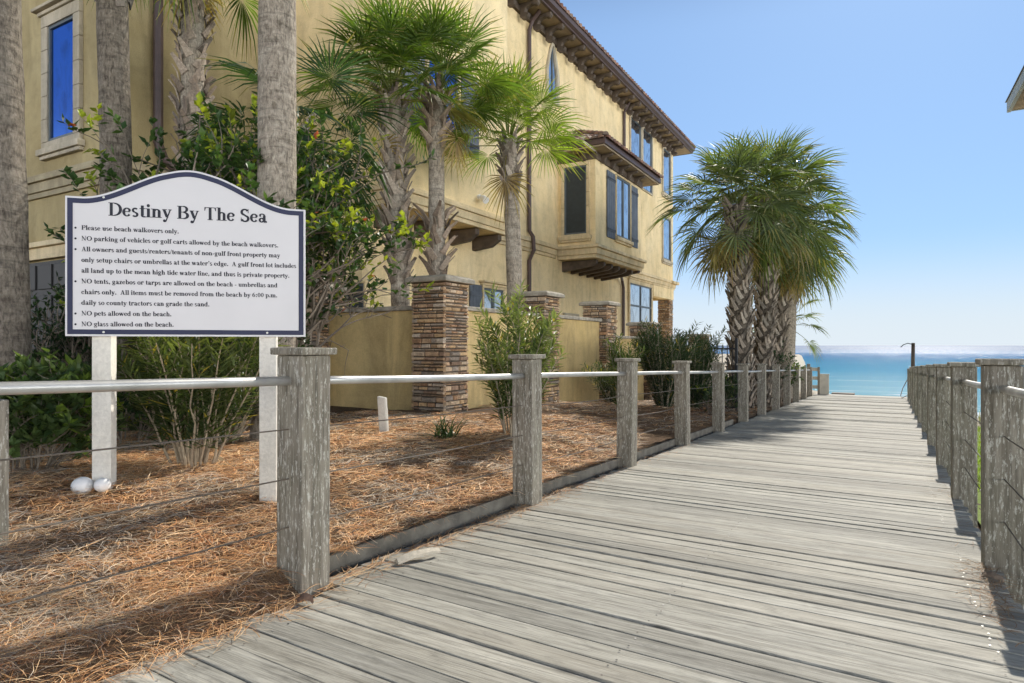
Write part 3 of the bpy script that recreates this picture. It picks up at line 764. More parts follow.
LINES = [(1, "Please use beach walkovers only."), (1, "NO parking of vehicles or golf carts allowed by the beach walkovers."),
         (1, "All owners and guests/renters/tenants of non-gulf front property may"), (0, "only setup chairs or umbrellas at the water's edge.  A gulf front lot includes"),
         (0, "all land up to the mean high tide water line, and thus is private property."), (1, "NO tents, gazebos or tarps are allowed on the beach - umbrellas and"),
         (0, "chairs only.  All items must be removed from the beach by 6:00 p.m."), (0, "daily so county tractors can grade the sand."),
         (1, "NO pets allowed on the beach."), (1, "NO glass allowed on the beach.")]
size = 0.0365; sx = 0.897 * SW / (twidth(LINES[3][1]) * size)
m_ = MB()
for i, (bul, t_) in enumerate(LINES):
    v = 0.566 - 0.057 * i
    if bul: text(m_, "*", 0.036 * SW, v, size, sx)
    text(m_, t_, 0.0625 * SW, v, size, sx)
m_.build("rules_lettering", M['ink'], sg)
pz = sp(0.134 * SW, 0, -0.068)
bx, by = pz.x, pz.y
ball((bx + 0.005, by - 0.115, ground_z(bx, by) + 0.045), 0.052, "larger white ball at the foot of the left sign post, in front")
ball((bx + 0.095, by - 0.06, ground_z(bx, by) + 0.05), 0.040, "smaller white ball tucked beside its twin against the sign post")
mk = empty("marker_stake", (-4.5, 5.06, ground_z(-4.5, 5.06)), "short white marker stake leaning in the pine straw before the stone pier", "stake")
z0 = ground_z(-4.5, 5.06)
m_ = MB(); m_.add([(-4.475, 5.03, z0 - .1), (-4.39, 5.06, z0 - .1), (-4.40, 5.11, z0 - .1), (-4.485, 5.08, z0 - .1), (-4.515, 5.03, z0 + .40), (-4.43, 5.06, z0 + .385), (-4.44, 5.11, z0 + .385), (-4.525, 5.08, z0 + .40)],
        [(0, 3, 2, 1), (4, 5, 6, 7), (0, 1, 5, 4), (1, 2, 6, 5), (2, 3, 7, 6), (3, 0, 4, 7)]); m_.build("stake", M['whitewood'], mk, bevel=0.012)
# ------------------------------------------------------------------ stone piers and garden wall
STC = [(0.42, 0.32, 0.22), (0.52, 0.40, 0.28), (0.34, 0.26, 0.20), (0.58, 0.49, 0.37), (0.46, 0.40, 0.32), (0.38, 0.26, 0.17), (0.56, 0.43, 0.27), (0.34, 0.32, 0.29), (0.48, 0.45, 0.40)]
def stone_shaft(cx, cy, hw, z0, z1, hy=None):
    hy = hy or hw
    m_ = MB(); m_.box(cx - hw + .012, cx + hw - .012, cy - hy + .012, cy + hy - .012, z0, z1, (1, 1, 1), 1)
    for (ax, nrm, half, dist) in (((1, 0), (0, -1), hw, hy), ((0, 1), (1, 0), hy, hw), ((-1, 0), (0, 1), hw, hy), ((0, -1), (-1, 0), hy, hw)):
        z = z0
        while z < z1 - .015:
            h = min(R.choice((.035, .045, .055, .07, .085)), z1 - z)
            if z1 - z - h < .03: h = z1 - z
            a = -half
            while a < half - .01:
                L = U(.08, .26); L = min(L, half - a)
                if half - a - L < .06: L = half - a
                out = U(0.004, 0.034); c = R.choice(STC); k = U(.7, 1.25); c = (c[0] * k * 1.06, c[1] * k * .93, c[2] * k * .80)
                gp = .006; ch = .011
                def P(aa, zz, nn): return (cx + ax[0] * aa + nrm[0] * (dist + nn), cy + ax[1] * aa + nrm[1] * (dist + nn), zz)
                ov = out if a <= -half + 1e-6 else 0
                a0, a1 = a + (gp if a > -half + 1e-6 else -.008), a + L - (gp if a + L < half - 1e-6 else -.008)
                zz0, zz1 = z + gp * .7, z + h - gp * .7
                j = [U(-.005, .005) for _ in range(8)]
                o = [P(a0, zz0, -.02), P(a1, zz0, -.02), P(a1, zz1, -.02), P(a0, zz1, -.02),
                     P(a0 + ch + j[0], zz0 + ch + j[1], out), P(a1 - ch + j[2], zz0 + ch + j[3], out + j[4]), P(a1 - ch + j[5], zz1 - ch, out + j[6]), P(a0 + ch + j[7], zz1 - ch, out)]
                m_.add(o, [(4, 5, 6, 7), (0, 1, 5, 4), (1, 2, 6, 5), (2, 3, 7, 6), (3, 0, 4, 7)], c)
                a += L
            z += h
    return m_
def pier(cx, cy, ztop, label, hw=.29):
    r = empty("stone_pier", (cx, cy, -.6), label, "pier", "stone piers of the garden wall")
    stone_shaft(cx, cy, hw, -.6, ztop - .10).build("stone_shaft", [M['stone'], M['mortar']], r)
    m_ = MB(); e = hw + .09
    m_.add([(cx - e, cy - e, ztop - .098), (cx + e, cy - e, ztop - .098), (cx + e, cy + e, ztop - .098), (cx - e, cy + e, ztop - .098),
            (cx - e, cy - e, ztop - .035), (cx + e, cy - e, ztop - .035), (cx + e, cy + e, ztop - .035), (cx - e, cy + e, ztop - .035), 
            (cx - e + .06, cy - e + .06, ztop), (cx + e - .06, cy - e + .06, ztop), (cx + e - .06, cy + e - .06, ztop), (cx - e + .06, cy + e - .06, ztop)],
           [(3, 2, 1, 0), (0, 1, 5, 4), (1, 2, 6, 5), (2, 3, 7, 6), (3, 0, 4, 7), (4, 5, 9, 8), (5, 6, 10, 9), (6, 7, 11, 10), (7, 4, 8, 11), (8, 9, 10, 11)])
    m_.build("pier_cap", M['coping'], r, bevel=.012)
PX = -5.73
pier(-8.2, 7.7, 2.05, "brown ledge stone pier half hidden by branches just right of the sign board")
pier(PX, 7.78, 2.06, "nearest full brown stone pier, behind the white stake, under a flat grey cap")
pier(PX, 10.95, 2.06, "capped stone pier at the slim leaning palm trunk, second along the walkway wall")
pier(PX, 14.05, 2.06, "capped stone pier below the bay window where the garden wall steps down")
pier(PX, 17.2, 1.68, "lower capped stone pier just beyond the step in the garden wall")
pier(PX, 23.4, 1.45, "farthest small stone pier, mostly hidden behind dark shrubs")
gw = empty("garden_wall", (PX, 12, -.6), "ochre stucco garden wall panels with grey coping between the stone piers", "wall")
def wpanel(x0, x1, y0, y1, zt):
    m_ = MB(); m_.box(x0, x1, y0, y1, -.6, zt - .07); m_.build("wall_panel", M['stucco_wall'], gw)
    alongx = (x1 - x0) > (y1 - y0); e = .07
    m_ = MB()
    if alongx: m_.box(x0 + .004, x1 - .004, y0 - e, y1 + e, zt - .068, zt)
    else: m_.box(x0 - e, x1 + e, y0 + .004, y1 - .004, zt - .068, zt)
    m_.build("coping", M['coping'], gw, bevel=.01)
wpanel(-7.93, -6.0, 7.66, 7.86, 1.64)
for (ya, yb, zt) in ((8.05, 10.68, 1.65), (11.22, 13.78, 1.65), (14.32, 16.93, 1.28), (17.47, 23.13, 1.05)):
    wpanel(PX - .10, PX + .10, ya, yb, zt)
ig = empty("iron_gate", (-3.2, 14.8, -.5), "small black iron gate between the dark shrubs and the far palms", "gate")
m_ = MB()
for k in range(7): m_.tube([(-3.55 + k * .11, 14.8, -.55), (-3.55 + k * .11, 14.8, 1.06)], .010, 6)
m_.build("bars", M['iron'], ig)
for zz in (-.35, .95):
    m_ = MB(); m_.box(-3.60, -2.84, 14.785, 14.815, zz, zz + .035); m_.build("rail", M['iron'], ig)
m_ = MB(); m_.box(-3.66, -3.605, 14.77, 14.83, -.6, 1.2); m_.build("gate_post", M['iron'], ig)
m_ = MB(); m_.box(-2.835, -2.78, 14.77, 14.83, -.6, 1.2); m_.build("gate_post", M['iron'], ig)

# ------------------------------------------------------------------ the big stucco house
hs = empty("beach_house", (-12, 18, -.6), "large three storey ochre stucco house with tiled roof, bay window and dark eave brackets", "house")
E = EYE
XA, XM, XB = -11.6, -9.3, -8.45
YA, YB, YE = 6.2, 9.93, 32.6
ZB = 4.30        # belt (second floor) level
ZS = 11.05       # soffit level
YG = 29.3        # ground floor ends, porch beyond
def part(mb, name, mat, parent=hs, **k): return mb.build(name, mat, parent, **k)
def B(name, mat, x0, x1, y0, y1, z0, z1, parent=hs, **k):
    m_ = MB(); m_.box(x0, x1, y0, y1, z0, z1); return m_.build(name, mat, parent, **k)
B("wall", M['stucco_shaded'], -24, XA, YA, YG, -.6, 3.9)
B("wall", M['stucco_shaded'], -24, XA, YA, YE, 3.9, ZS)
B("wall", M['stucco'], XA, XM, YB, YG, -.6, 3.9)
B("wall", M['stucco'], XA, XM, YB, YE, 3.9, ZS)
B("upper_bay_wall", M['stucco'], XM, XB, YB, 14.4, 3.9, ZS - .6)
# belt cornices: stepped profiles run along the faces
def cornice(x0, x1, y0, y1, zt, side, name="cornice", d=.16, mat='cornice'):
    m_ = MB()
    steps = ((0, .10, .35), (.10, .28, .62), (.28, .36, 1.0), (.36, .42, .75))
    for (a, b_, k) in steps:
        o = d * k; z0_, z1_ = zt - .42 + a, zt - .42 + b_ + (.0 if b_ > .41 else 0)
        if side == 'x': m_.box(x0, x0 + o, y0 - (o if y1 < 0 else 0), y1, z0_, z1_)
        elif side == '-y': m_.box(x0, x1, y0 - o, y0, z0_, z1_)
        elif side == '+y': m_.box(x0, x1, y0, y0 + o, z0_, z1_)
    return m_.build(name, M[mat], hs, bevel=.008)
cornice(XA, XA, YA - .16, YB - .004, ZB, 'x', mat='cornice_shaded')
cornice(-24, XA - .003, YA, YA, ZB, '-y', mat='cornice_shaded')
cornice(XB, XB, YB - .16, 14.4 + .16, ZB, 'x')
cornice(XA + .17, XB - .003, YB, YB, ZB, '-y')
cornice(XM, XM, 14.57, 18.9, ZB, 'x')
cornice(XM, XM, 23.3, YE + .16, ZB, 'x')
B("corner_cap", M['cornice'], XM - .9, XM + .26, YE - .75, YE + .28, ZB - .16, ZB - .02, bevel=.02)
for yy in (10.35, 11.7, 13.05, 14.1):       # dark timber corbels under the overhang
    m_ = MB(); m_.prism([(XM, yy - .09, 3.88), (XB - .05, yy - .09, 3.88), (XB - .05, yy - .09, 3.74), (XB - .18, yy - .09, 3.66), (XB - .3, yy - .09, 3.58), (XM, yy - .09, 3.52)], (0, .18, 0))
    part(m_, "corbel", M['brownwood'], bevel=.01)
B("porch_header", M['stucco'], XM - .35, XM + .03, YG, YE + .02, 3.36, 3.9)
B("porch_header", M['stucco'], XM - 3, XM - .36, YE - .32, YE + .02, 3.36, 3.9)
o_ = stone_shaft(XM - .30, YE - .32, .29, -.6, 3.35); o_.build("porch_column", [M['stone'], M['mortar']], hs)
# windows ------------------------------------------------------------
def window(side, p, a0, a1, z0, z1, tr=.12, sill=True, head=False, mull=0, trans=None, frame='frame', glass='glass', trimmat='cast', name="window"):
    """side 'x' = faces +X at x=p, a along Y; side 'y' = faces -Y at y=p, a along X"""
    def bx(mb, A0, A1, Z0, Z1, n0, n1):
        if side == 'x': mb.box(p + n0, p + n1, A0, A1, Z0, Z1)
        else: mb.box(A0, A1, p - n1, p - n0, Z0, Z1)
    m_ = MB()
    if tr > 0:
        nb = max(3, int((z1 - z0) / .42))
        for (A0, A1) in ((a0 - tr, a0), (a1, a1 + tr)):
            for q in range(nb):
                zz0 = z0 + (z1 - z0) * q / nb; zz1 = z0 + (z1 - z0) * (q + 1) / nb
                bx(m_, A0, A1, zz0 + .004, zz1 - .004, 0, .075)
        bx(m_, a0 - tr, a1 + tr, z1 + .001, z1 + tr, 0, .078)
        bx(m_, a0 - tr, a1 + tr, z0 - tr * .6, z0 - .001, 0, .072)
    else:
        bx(m_, a0 - .02, a1 + .02, z1, z1 + .03, 0, .05)
    w_ = m_.build(name, M[trimmat], hs, bevel=.008)
    if sill:
        m_ = MB(); bx(m_, a0 - tr - .07, a1 + tr + .07, z0 - tr * .6 - .12, z0 - tr * .6 - .002, 0, .14)
        bx(m_, a0 - tr - .03, a1 + tr + .03, z0 - tr * .6 - .19, z0 - tr * .6 - .122, 0, .09); m_.build("sill", M[trimmat], w_, bevel=.012)
    if head:
        m_ = MB(); bx(m_, a0 - tr - .05, a1 + tr + .05, z1 + tr + .002, z1 + tr + .07, 0, .12); bx(m_, a0 - tr - .12, a1 + tr + .12, z1 + tr + .072, z1 + tr + .13, 0, .2); m_.build("head_mould", M[trimmat], w_, bevel=.012)
    f = .055; m_ = MB()
    bx(m_, a0 + .001, a0 + f, z0 + .001, z1 - .001, 0, .045); bx(m_, a1 - f, a1 - .001, z0 + .001, z1 - .001, 0, .045)
    bx(m_, a0 + f, a1 - f, z0 + .001, z0 + f, 0, .045); bx(m_, a0 + f, a1 - f, z1 - f, z1 - .001, 0, .045)
    for q in range(mull):
        c = lerp(a0, a1, (q + 1) / (mull + 1)); bx(m_, c - .04, c + .04, z0 + f, z1 - f, 0, .05)
    if trans: bx(m_, a0 + f, a1 - f, trans - .04, trans + .04, 0, .043)
    m_.build("sash", M[frame], w_, bevel=.004)
    m_ = MB(); bx(m_, a0 + .01, a1 - .01, z0 + .01, z1 - .01, .001, .014); m_.build("pane", M[glass], w_)
    return w_
def shutter(side, p, a0, a1, z0, z1, straps=True):
    def bx(mb, A0, A1, Z0, Z1, n0, n1):
        if side == 'x': mb.box(p + n0, p + n1, A0, A1, Z0, Z1)
        else: mb.box(A0, A1, p - n1, p - n0, Z0, Z1)
    m_ = MB(); k = 4
    for q in range(k):
        A0 = lerp(a0, a1, q / k) + .004; A1 = lerp(a0, a1, (q + 1) / k) - .004; bx(m_, A0, A1, z0, z1, .02, .055)
    for zz in (z0 + .22, z1 - .30): bx(m_, a0 + .01, a1 - .01, zz, zz + .11, .056, .08)
    s_ = m_.build("shutter", M['shutter'], hs, bevel=.005)
    if straps:
        for zz in (z0 + .25, z1 - .27):
            m_ = MB(); bx(m_, a0 - .05, a1 - .05, zz, zz + .05, .081, .092); m_.build("hinge", M['iron'], s_)
window('y', YA, -13.72, -12.78, E + 3.86, E + 6.05, .22, True, True, glass='sky_tinted_glass')
window('y', YA, -16.3, -15.36, E + 3.86, E + 6.05, .22, True, True, glass='sky_tinted_glass')
window('y', YA, -18.9, -17.96, E + 3.86, E + 6.05, .22, True, True, glass='sky_tinted_glass')
# garage door with panels
m_ = MB(); m_.box(-16.6, -12.3, YA - .05, YA, -.4, E + 1.60)
gd = part(m_, "garage_door", M['garage'])
m_ = MB()
for i in range(7):
    for j in range(5):
        xa = -16.55 + i * .61; za = -.3 + j * .59
        m_.box(xa + .05, xa + .56, YA - .075, YA - .051, za + .05, za + .52)
m_.build("door_panel", M['garage'], gd, bevel=.02)
m_ = MB(); m_.box(-16.9, -12.0, YA - .12, YA - .001, E + 1.64, E + 1.86); m_.box(-17.0, -11.9, YA - .2, YA - .001, E + 1.862, E + 1.96); part(m_, "garage_lintel", M['cornice'], bevel=.012)
# shuttered window on the projecting wall, with the paler glass
YW0, YW1 = 10.9, 12.15
def yat(px): return 0
window('x', XB, 10.98, 12.10, E + 4.5, E + 6.35, .07, True, False, 1, None, 'frame', 'sky_tinted_glass', 'cornice')
shutter('x', XB, 10.12, 10.86, E + 4.45, E + 6.4); shutter('x', XB, 12.22, 12.96, E + 4.45, E + 6.4)
# small gothic window
def gothic(y0, y1, z0, zs, zt):
    def pro(e):
        yc = (y0 + y1) / 2; hw = (y1 - y0) / 2 + e; L = [(yc - hw, z0 - e), (yc + hw, z0 - e), (yc + hw, zs)]
        for k in range(1, 9):
            a = k / 8; L.append((yc + hw * (1 - a) ** .6 * (1 - .15 * a) if a < 1 else yc, zs + (zt + e - zs) * a))
        for k in range(7, -1, -1):
            a = k / 8; L.append((yc - hw * ((1 - a) ** .6) * (1 - .15 * a), zs + (zt + e - zs) * a))
        return L
    a, b_ = pro(.13), pro(0); n = len(a); m_ = MB()
    m_.add([(XM + .07, y, z) for y, z in a] + [(XM + .07, y, z) for y, z in b_] + [(XM, y, z) for y, z in a] + [(XM, y, z) for y, z in b_],
           [(i, (i + 1) % n, n + (i + 1) % n, n + i) for i in range(n)] + [(2 * n + i, 2 * n + (i + 1) % n, (i + 1) % n, i) for i in range(n)] + [(n + i, n + (i + 1) % n, 3 * n + (i + 1) % n, 3 * n + i) for i in range(n)])
    w_ = m_.build("gothic_window", M['cast'], hs)
    m_ = MB(); m_.add([(XM + .012, y, z) for y, z in b_], [tuple(range(n))]); m_.build("pane", M['glass'], w_)
    m_ = MB(); m_.box(XM + .013, XM + .04, (y0 + y1) / 2 - .025, (y0 + y1) / 2 + .025, z0, zt - .08); m_.build("sash", M['frame'], w_)
gothic(18.35, 19.0, E + 8.0, E + 8.85, E + 9.72)
# lower windows
window('x', XM, 14.5, 15.55, -.1, E + 1.55, .06, False, True, 1, None, 'frame', 'glass', 'cornice')
shutter('x', XM, 13.85, 14.42, -.1, E + 1.6, False)
window('x', XM, 26.0, 28.9, -.2, E + 2.66, .16, False, True, 1, E + 1.72, 'frame', 'glass', 'cornice')
window('x', XM, 19.6, 20.6, .2, E + 1.0, .1, True, False, 0)
# arched ground-floor window seen through the branches
window('y', YB, -9.75, -9.20, -.1, E + 1.28, .05, False, False, 0, None, 'frame', 'screen', 'stucco')
m_ = MB()
for k in range(9):
    a0, a1 = pi * k / 9 + .02, pi * (k + 1) / 9 - .02; cx, cz, r0, r1 = -10.5, E + .75, .62, .86
    m_.prism([(cx + r0 * cos(a0), YB - .05, cz + r0 * sin(a0)), (cx + r1 * cos(a0), YB - .05, cz + r1 * sin(a0)), (cx + r1 * cos(a1), YB - .05, cz + r1 * sin(a1)), (cx + r0 * cos(a1), YB - .05, cz + r0 * sin(a1))], (0, .05, 0))
part(m_, "stone_arch", M['coping'])
# top floor windows
window('x', XM, 26.1, 27.45, E + 7.0, E + 9.72, .10, False, False, 0, None, 'frame', 'glass', 'cast')
window('x', XM, 27.7, 29.0, E + 7.0, E + 9.72, .10, False, False, 0, None, 'frame', 'glass', 'cast')
window('x', XM, 30.75, 32.0, E + 7.5, E + 9.65, .10, True, False, 0, None, 'frame', 'glass', 'cast')
window('x', XM, 30.75, 32.0, E + 4.25, E + 6.3, .10, True, False, 0, None, 'frame', 'glass', 'cast')
# the bay ------------------------------------------------------------
BX, BY0, BY1 = -7.97, 19.15, 23.6
bay = B("bay_box", M['stucco'], XM, BX, BY0, BY1, 3.9, E + 6.05)
def bcorn():
    m_ = MB()
    for (a, b_, o) in ((0, .12, .05), (.12, .32, .10), (.32, .42, .18)):
        z0_, z1_ = ZB - .44 + a, ZB - .44 + b_
        m_.box(XM, BX + o, BY0 - o, BY1 + o, z0_, z1_)
    return m_
part(bcorn(), "bay_cornice", M['cornice'], bevel=.01)
window('y', BY0, -9.05, -8.26, E + 3.62, E + 5.82, .11, True, False, 0, None, 'frame', 'screen', 'cornice')
window('x', BX, 20.9, 22.3, E + 3.78, E + 5.85, .05, True, False, 1, None, 'frame', 'glass', 'cornice')
shutter('x', BX, 20.06, 20.78, E + 3.62, E + 5.85); shutter('x', BX, 22.42, 23.12, E + 3.62, E + 5.85)
for k in range(6):
    yy = BY0 + .3 + k * .68
    m_ = MB(); m_.prism([(XM, yy, 3.84), (BX - .1, yy, 3.84), (BX - .1, yy, 3.72), (BX - .25, yy, 3.64), (XM, yy, 3.50)], (0, .16, 0)); part(m_, "corbel", M['brownwood'], bevel=.01)
# bay roof
rz0, rz1 = E + 6.26, E + 6.45; rx = BX + .55; ry0, ry1 = BY0 - .55, BY1 + .8; rt = E + 7.35
m_ = MB(); m_.box(XM, rx, ry0, ry1, rz0, rz1); br = part(m_, "bay_eave", M['gutter'], bevel=.01)
B("bay_soffit", M['soffit'], XM, rx - .06, ry0 + .06, ry1 - .06, rz0 - .05, rz0 - .002)
B("bay_frieze", M['brownwood'], XM, BX + .06, BY0 - .06, BY1 + .06, E + 5.98, rz0 - .052)
for k in range(5):
    m_ = MB(); yy = BY0 + .35 + k * .8; m_.prism([(BX + .061, yy, rz0 - .053), (rx - .1, yy, rz0 - .053), (rx - .14, yy, rz0 - .12), (BX + .22, yy, rz0 - .17), (BX + .16, yy, rz0 - .3), (BX + .061, yy, rz0 - .34)], (0, .13, 0)); part(m_, "bay_bracket", M['brownwood'], bevel=.01)
for k in range(2):
    m_ = MB(); xx = XM + .3 + k * .6; m_.prism([(xx, BY0 - .061, rz0 - .053), (xx, ry0 + .1, rz0 - .053), (xx, ry0 + .14, rz0 - .12), (xx, BY0 - .2, rz0 - .17), (xx, BY0 - .061, rz0 - .34)], (.13, 0, 0)); part(m_, "bay_bracket", M['brownwood'], bevel=.01)
TC = [(0.23, 0.12, 0.085), (0.30, 0.17, 0.12), (0.17, 0.105, 0.085), (0.26, 0.19, 0.15), (0.34, 0.22, 0.16)]
def barrel(mb, p0, p1, r, side, n=6):
    """half-round tile row from p0 (eave) up to p1"""
    p0 = V3(p0); p1 = V3(p1); d = (p1 - p0); L = d.length; d.normalize(); side = V3(side); up = side.cross(d)
    if up.z < 0: up = -up
    k = max(1, int(round(L / .38)))
    for i in range(k):
        a = p0 + d * (L * i / k - .05); b_ = p0 + d * (L * (i + 1) / k); c = R.choice(TC); q = U(.75, 1.2); c = tuple(e * q for e in c)
        ra, rb = r * 1.06, r * .88; va = []; 
        for j in range(n + 1):
            th = pi * j / n; va.append(a + side * (cos(th) * ra) + up * (sin(th) * ra + .012))
        for j in range(n + 1):
            th = pi * j / n; va.append(b_ + side * (cos(th) * rb) + up * (sin(th) * rb))
        mb.add(va, [(j, j + 1, n + 2 + j, n + 1 + j) for j in range(n)] + [tuple(range(n, -1, -1))], c)
m_ = MB(); dx = rx - XM
hipL = 1.1   # the near and far hips rise over this distance
A0, A1, A2, A3 = (rx, ry0, rz1 + .003), (rx, ry1, rz1 + .003), (XM + .01, ry1 - dx, rt), (XM + .01, ry0 + dx, rt)
m_.quad(A0, A1, A2, A3, TC[2]); m_.add([(XM + .01, ry0, rz1 + .003), A0, A3], [(0, 1, 2)], TC[2]); m_.add([A1, (XM + .01, ry1, rz1 + .003), A2], [(0, 1, 2)], TC[2])
sl_ = (rt - rz1) / dx
for k in range(int((ry1 - ry0) / .22)):
    yy = ry0 + .11 + k * .22; run = min(dx, yy - ry0, ry1 - yy)
    if run > .1: barrel(m_, (rx + .05, yy, rz1 + .01 - .05 * sl_), (rx - run, yy, rz1 + .01 + run * sl_), .085, (0, 1, 0))
for k in range(int(dx / .22)):
    xx = rx - .11 - k * .22; run = rx - xx
    barrel(m_, (xx, ry0 - .05, rz1 + .01 - .05 * sl_), (xx, ry0 + run, rz1 + .01 + run * sl_), .085, (1, 0, 0))
barrel(m_, (rx, ry0, rz1 + .05), (XM + .05, ry0 + dx, rt + .07), .10, V3((1, 1, 0)).normalized())
part(m_, "bay_roof", M['tile'])
# main eave, brackets, roof ------------------------------------------
XO = -8.62; YO0, YO1 = YA - 1.0, YE + 1.05
B("soffit", M['soffit'], -25, XO - .02, YO0 + .02, YO1 - .02, ZS + .003, ZS + .06)
m_ = MB(); m_.box(XM + .001, XM + .10, 14.41, YE + .1, ZS - .22, ZS + .001); part(m_, "frieze_board", M['brownwood'])
m_ = MB(); m_.box(XO - .02, XO + .06, YO0, YO1, ZS + .0, ZS + .16); m_.prism([(XO + .06, YO0, ZS + .06), (XO + .16, YO0, ZS + .10), (XO + .19, YO0, ZS + .26), (XO + .06, YO0, ZS + .26)], (0, YO1 - YO0, 0))
m_.box(-25, XO + .06, YO1, YO1 + .08, ZS, ZS + .24); m_.box(-25, XO + .06, YO0 - .08, YO0, ZS, ZS + .24)
part(m_, "gutter", M['gutter'])
brk = MB(); L = .60
prof = [(0, 0), (L, 0), (L, -.10), (L - .05, -.15), (L - .14, -.15), (L - .2, -.11), (L - .30, -.12), (L - .40, -.17), (L - .46, -.27), (.30, -.34), (.24, -.42), (.14, -.47), (.05, -.45), (0, -.40)]
y = 14.75; first = None
while y < YE - .1:
    if first is None:
        brk.prism([(XM + .101 + a, y, ZS + .001 + b_) for a, b_ in prof], (0, .15, 0)); first = part(brk, "eave_bracket", M['brownwood'], bevel=.012); y_first = y
    else:
        o = first.copy(); COL.objects.link(o); o.parent = hs; o.location = (0, y - y_first, 0)
    y += .82
m_ = MB(); ze = ZS + .27; rid = 15.0; xr_, yr0, yr1 = -16.5, YO0 + 8, YO1 - 8
A = [(XO + .05, YO0, ze), (XO + .05, YO1, ze), (-25, YO1, ze), (-25, YO0, ze)]; Rg = [(xr_, yr0, ze + 3.6), (xr_, yr1, ze + 3.6)]
m_.add(A + Rg, [(0, 1, 5, 4), (1, 2, 5), (2, 3, 4, 5), (3, 0, 4)], TC[1])
slp = 3.6 / (XO + .05 - xr_)
for k in range(int((YO1 - YO0) / .235)):
    yy = YO0 + .12 + k * .235
    run = min(2.0, abs(YO1 - yy), abs(yy - YO0))
    if yy > 10: barrel(m_, (XO + .17, yy, ze + .01 - .1 * slp), (XO + .05 - run, yy, ze + .01 + run * slp), .095, (0, 1, 0))
part(m_, "roof", M['tile'])
# downspouts
def spout(pts, r=.055):
    m_ = MB(); m_.tube(pts, r, 10); return m_.build("downspout", M['gutter'], hs, smooth=False)
spout([(XM + .45, 17.0, ZS - .02), (XM + .2, 17.0, ZS - .25), (XM + .09, 17.0, ZS - .5), (XM + .09, 17.0, 4.5), (XM + .22, 17.0, 4.3), (XM + .24, 17.0, 3.9), (XM + .09, 17.0, 3.6), (XM + .09, 17.0, -.5)], .062)
spout([(XM + .3, 25.2, ZS - .02), (XM + .09, 25.2, ZS - .4), (XM + .09, 25.2, 7.4)], .06)
spout([(BX + .02, 23.32, 3.82), (XM + .4, 24.0, 3.8), (XM + .14, 24.8, 3.7), (XM + .09, 25.1, 3.4), (XM + .09, 25.1, -.4)], .06)
spout([(XA + .10, 6.95, ZS), (XA + .10, 6.95, 4.75), (XA + .2, 7.0, 4.45), (XA + .30, 7.2, 4.25), (XA + .28, 7.2, 3.9), (XA + .1, 7.0, 3.6), (XA + .1, 7.0, -.5)], .085)
sc = empty("security_light", (XB + .1, 12.9, 4.5), "small white security floodlight on the projecting stucco wall between the palms", "light")
m_ = MB(); m_.tube([(XB + .001, 13.0, 4.62), (XB + .06, 13.0, 4.62)], .06, 12); m_.build("base_plate", M['white'], sc)
m_ = MB(); m_.tube([(XB + .06, 13.0, 4.62), (XB + .14, 13.0, 4.58), (XB + .26, 12.95, 4.50)], [.045, .07, .085], 12); m_.build("lamp_head", M['white'], sc)

# ------------------------------------------------------------------ neighbour on the grass side
nh = empty("neighbour_house", (8, 27.5, -1.2), "pale sided house beyond the lawn, only its eave corner showing at the right edge", "house")
NX, NY, NZ = 4.0, 29.9, E + 8.72
m_ = MB(); m_.box(NX + .75, 12, 25.2, NY - .7, -1.3, NZ - .02); m_.build("wall", M['siding'], nh)
m_ = MB(); m_.box(NX + .12, 12.8, 24.6, NY - .05, NZ + .0, NZ + .05); m_.build("soffit", M['soffit'], nh)
m_ = MB(); m_.box(NX, NX + .12, 24.5, NY, NZ - .06, NZ + .34); m_.box(NX + .121, 12.9, NY - .05, NY + .04, NZ - .02, NZ + .30); m_.build("fascia", M['trimgrey'], nh)
m_ = MB(); m_.add([(NX - .05, 24.4, NZ + .345), (NX - .05, NY + .08, NZ + .345), (8.4, NY - 2.7, NZ + 1.5), (8.4, 27.1, NZ + 1.5), (13, NY + .08, NZ + .345), (13, 24.4, NZ + .345)],
                  [(0, 3, 2, 1), (1, 2, 4), (4, 2, 3, 5), (5, 3, 0)]); m_.build("roof", M['shingle'], nh)
for (yy, zz) in ((26.6, 1.0), (26.6, 4.6)):
    m_ = MB(); m_.box(NX + .70, NX + .749, yy - .06, yy + 1.36, zz - .06, zz + 1.66); w_ = m_.build("window", M['white'], nh)
    m_ = MB(); m_.box(NX + .685, NX + .699, yy + .04, yy + 1.26, zz + .04, zz + 1.56); m_.build("pane", M['glass'], w_)
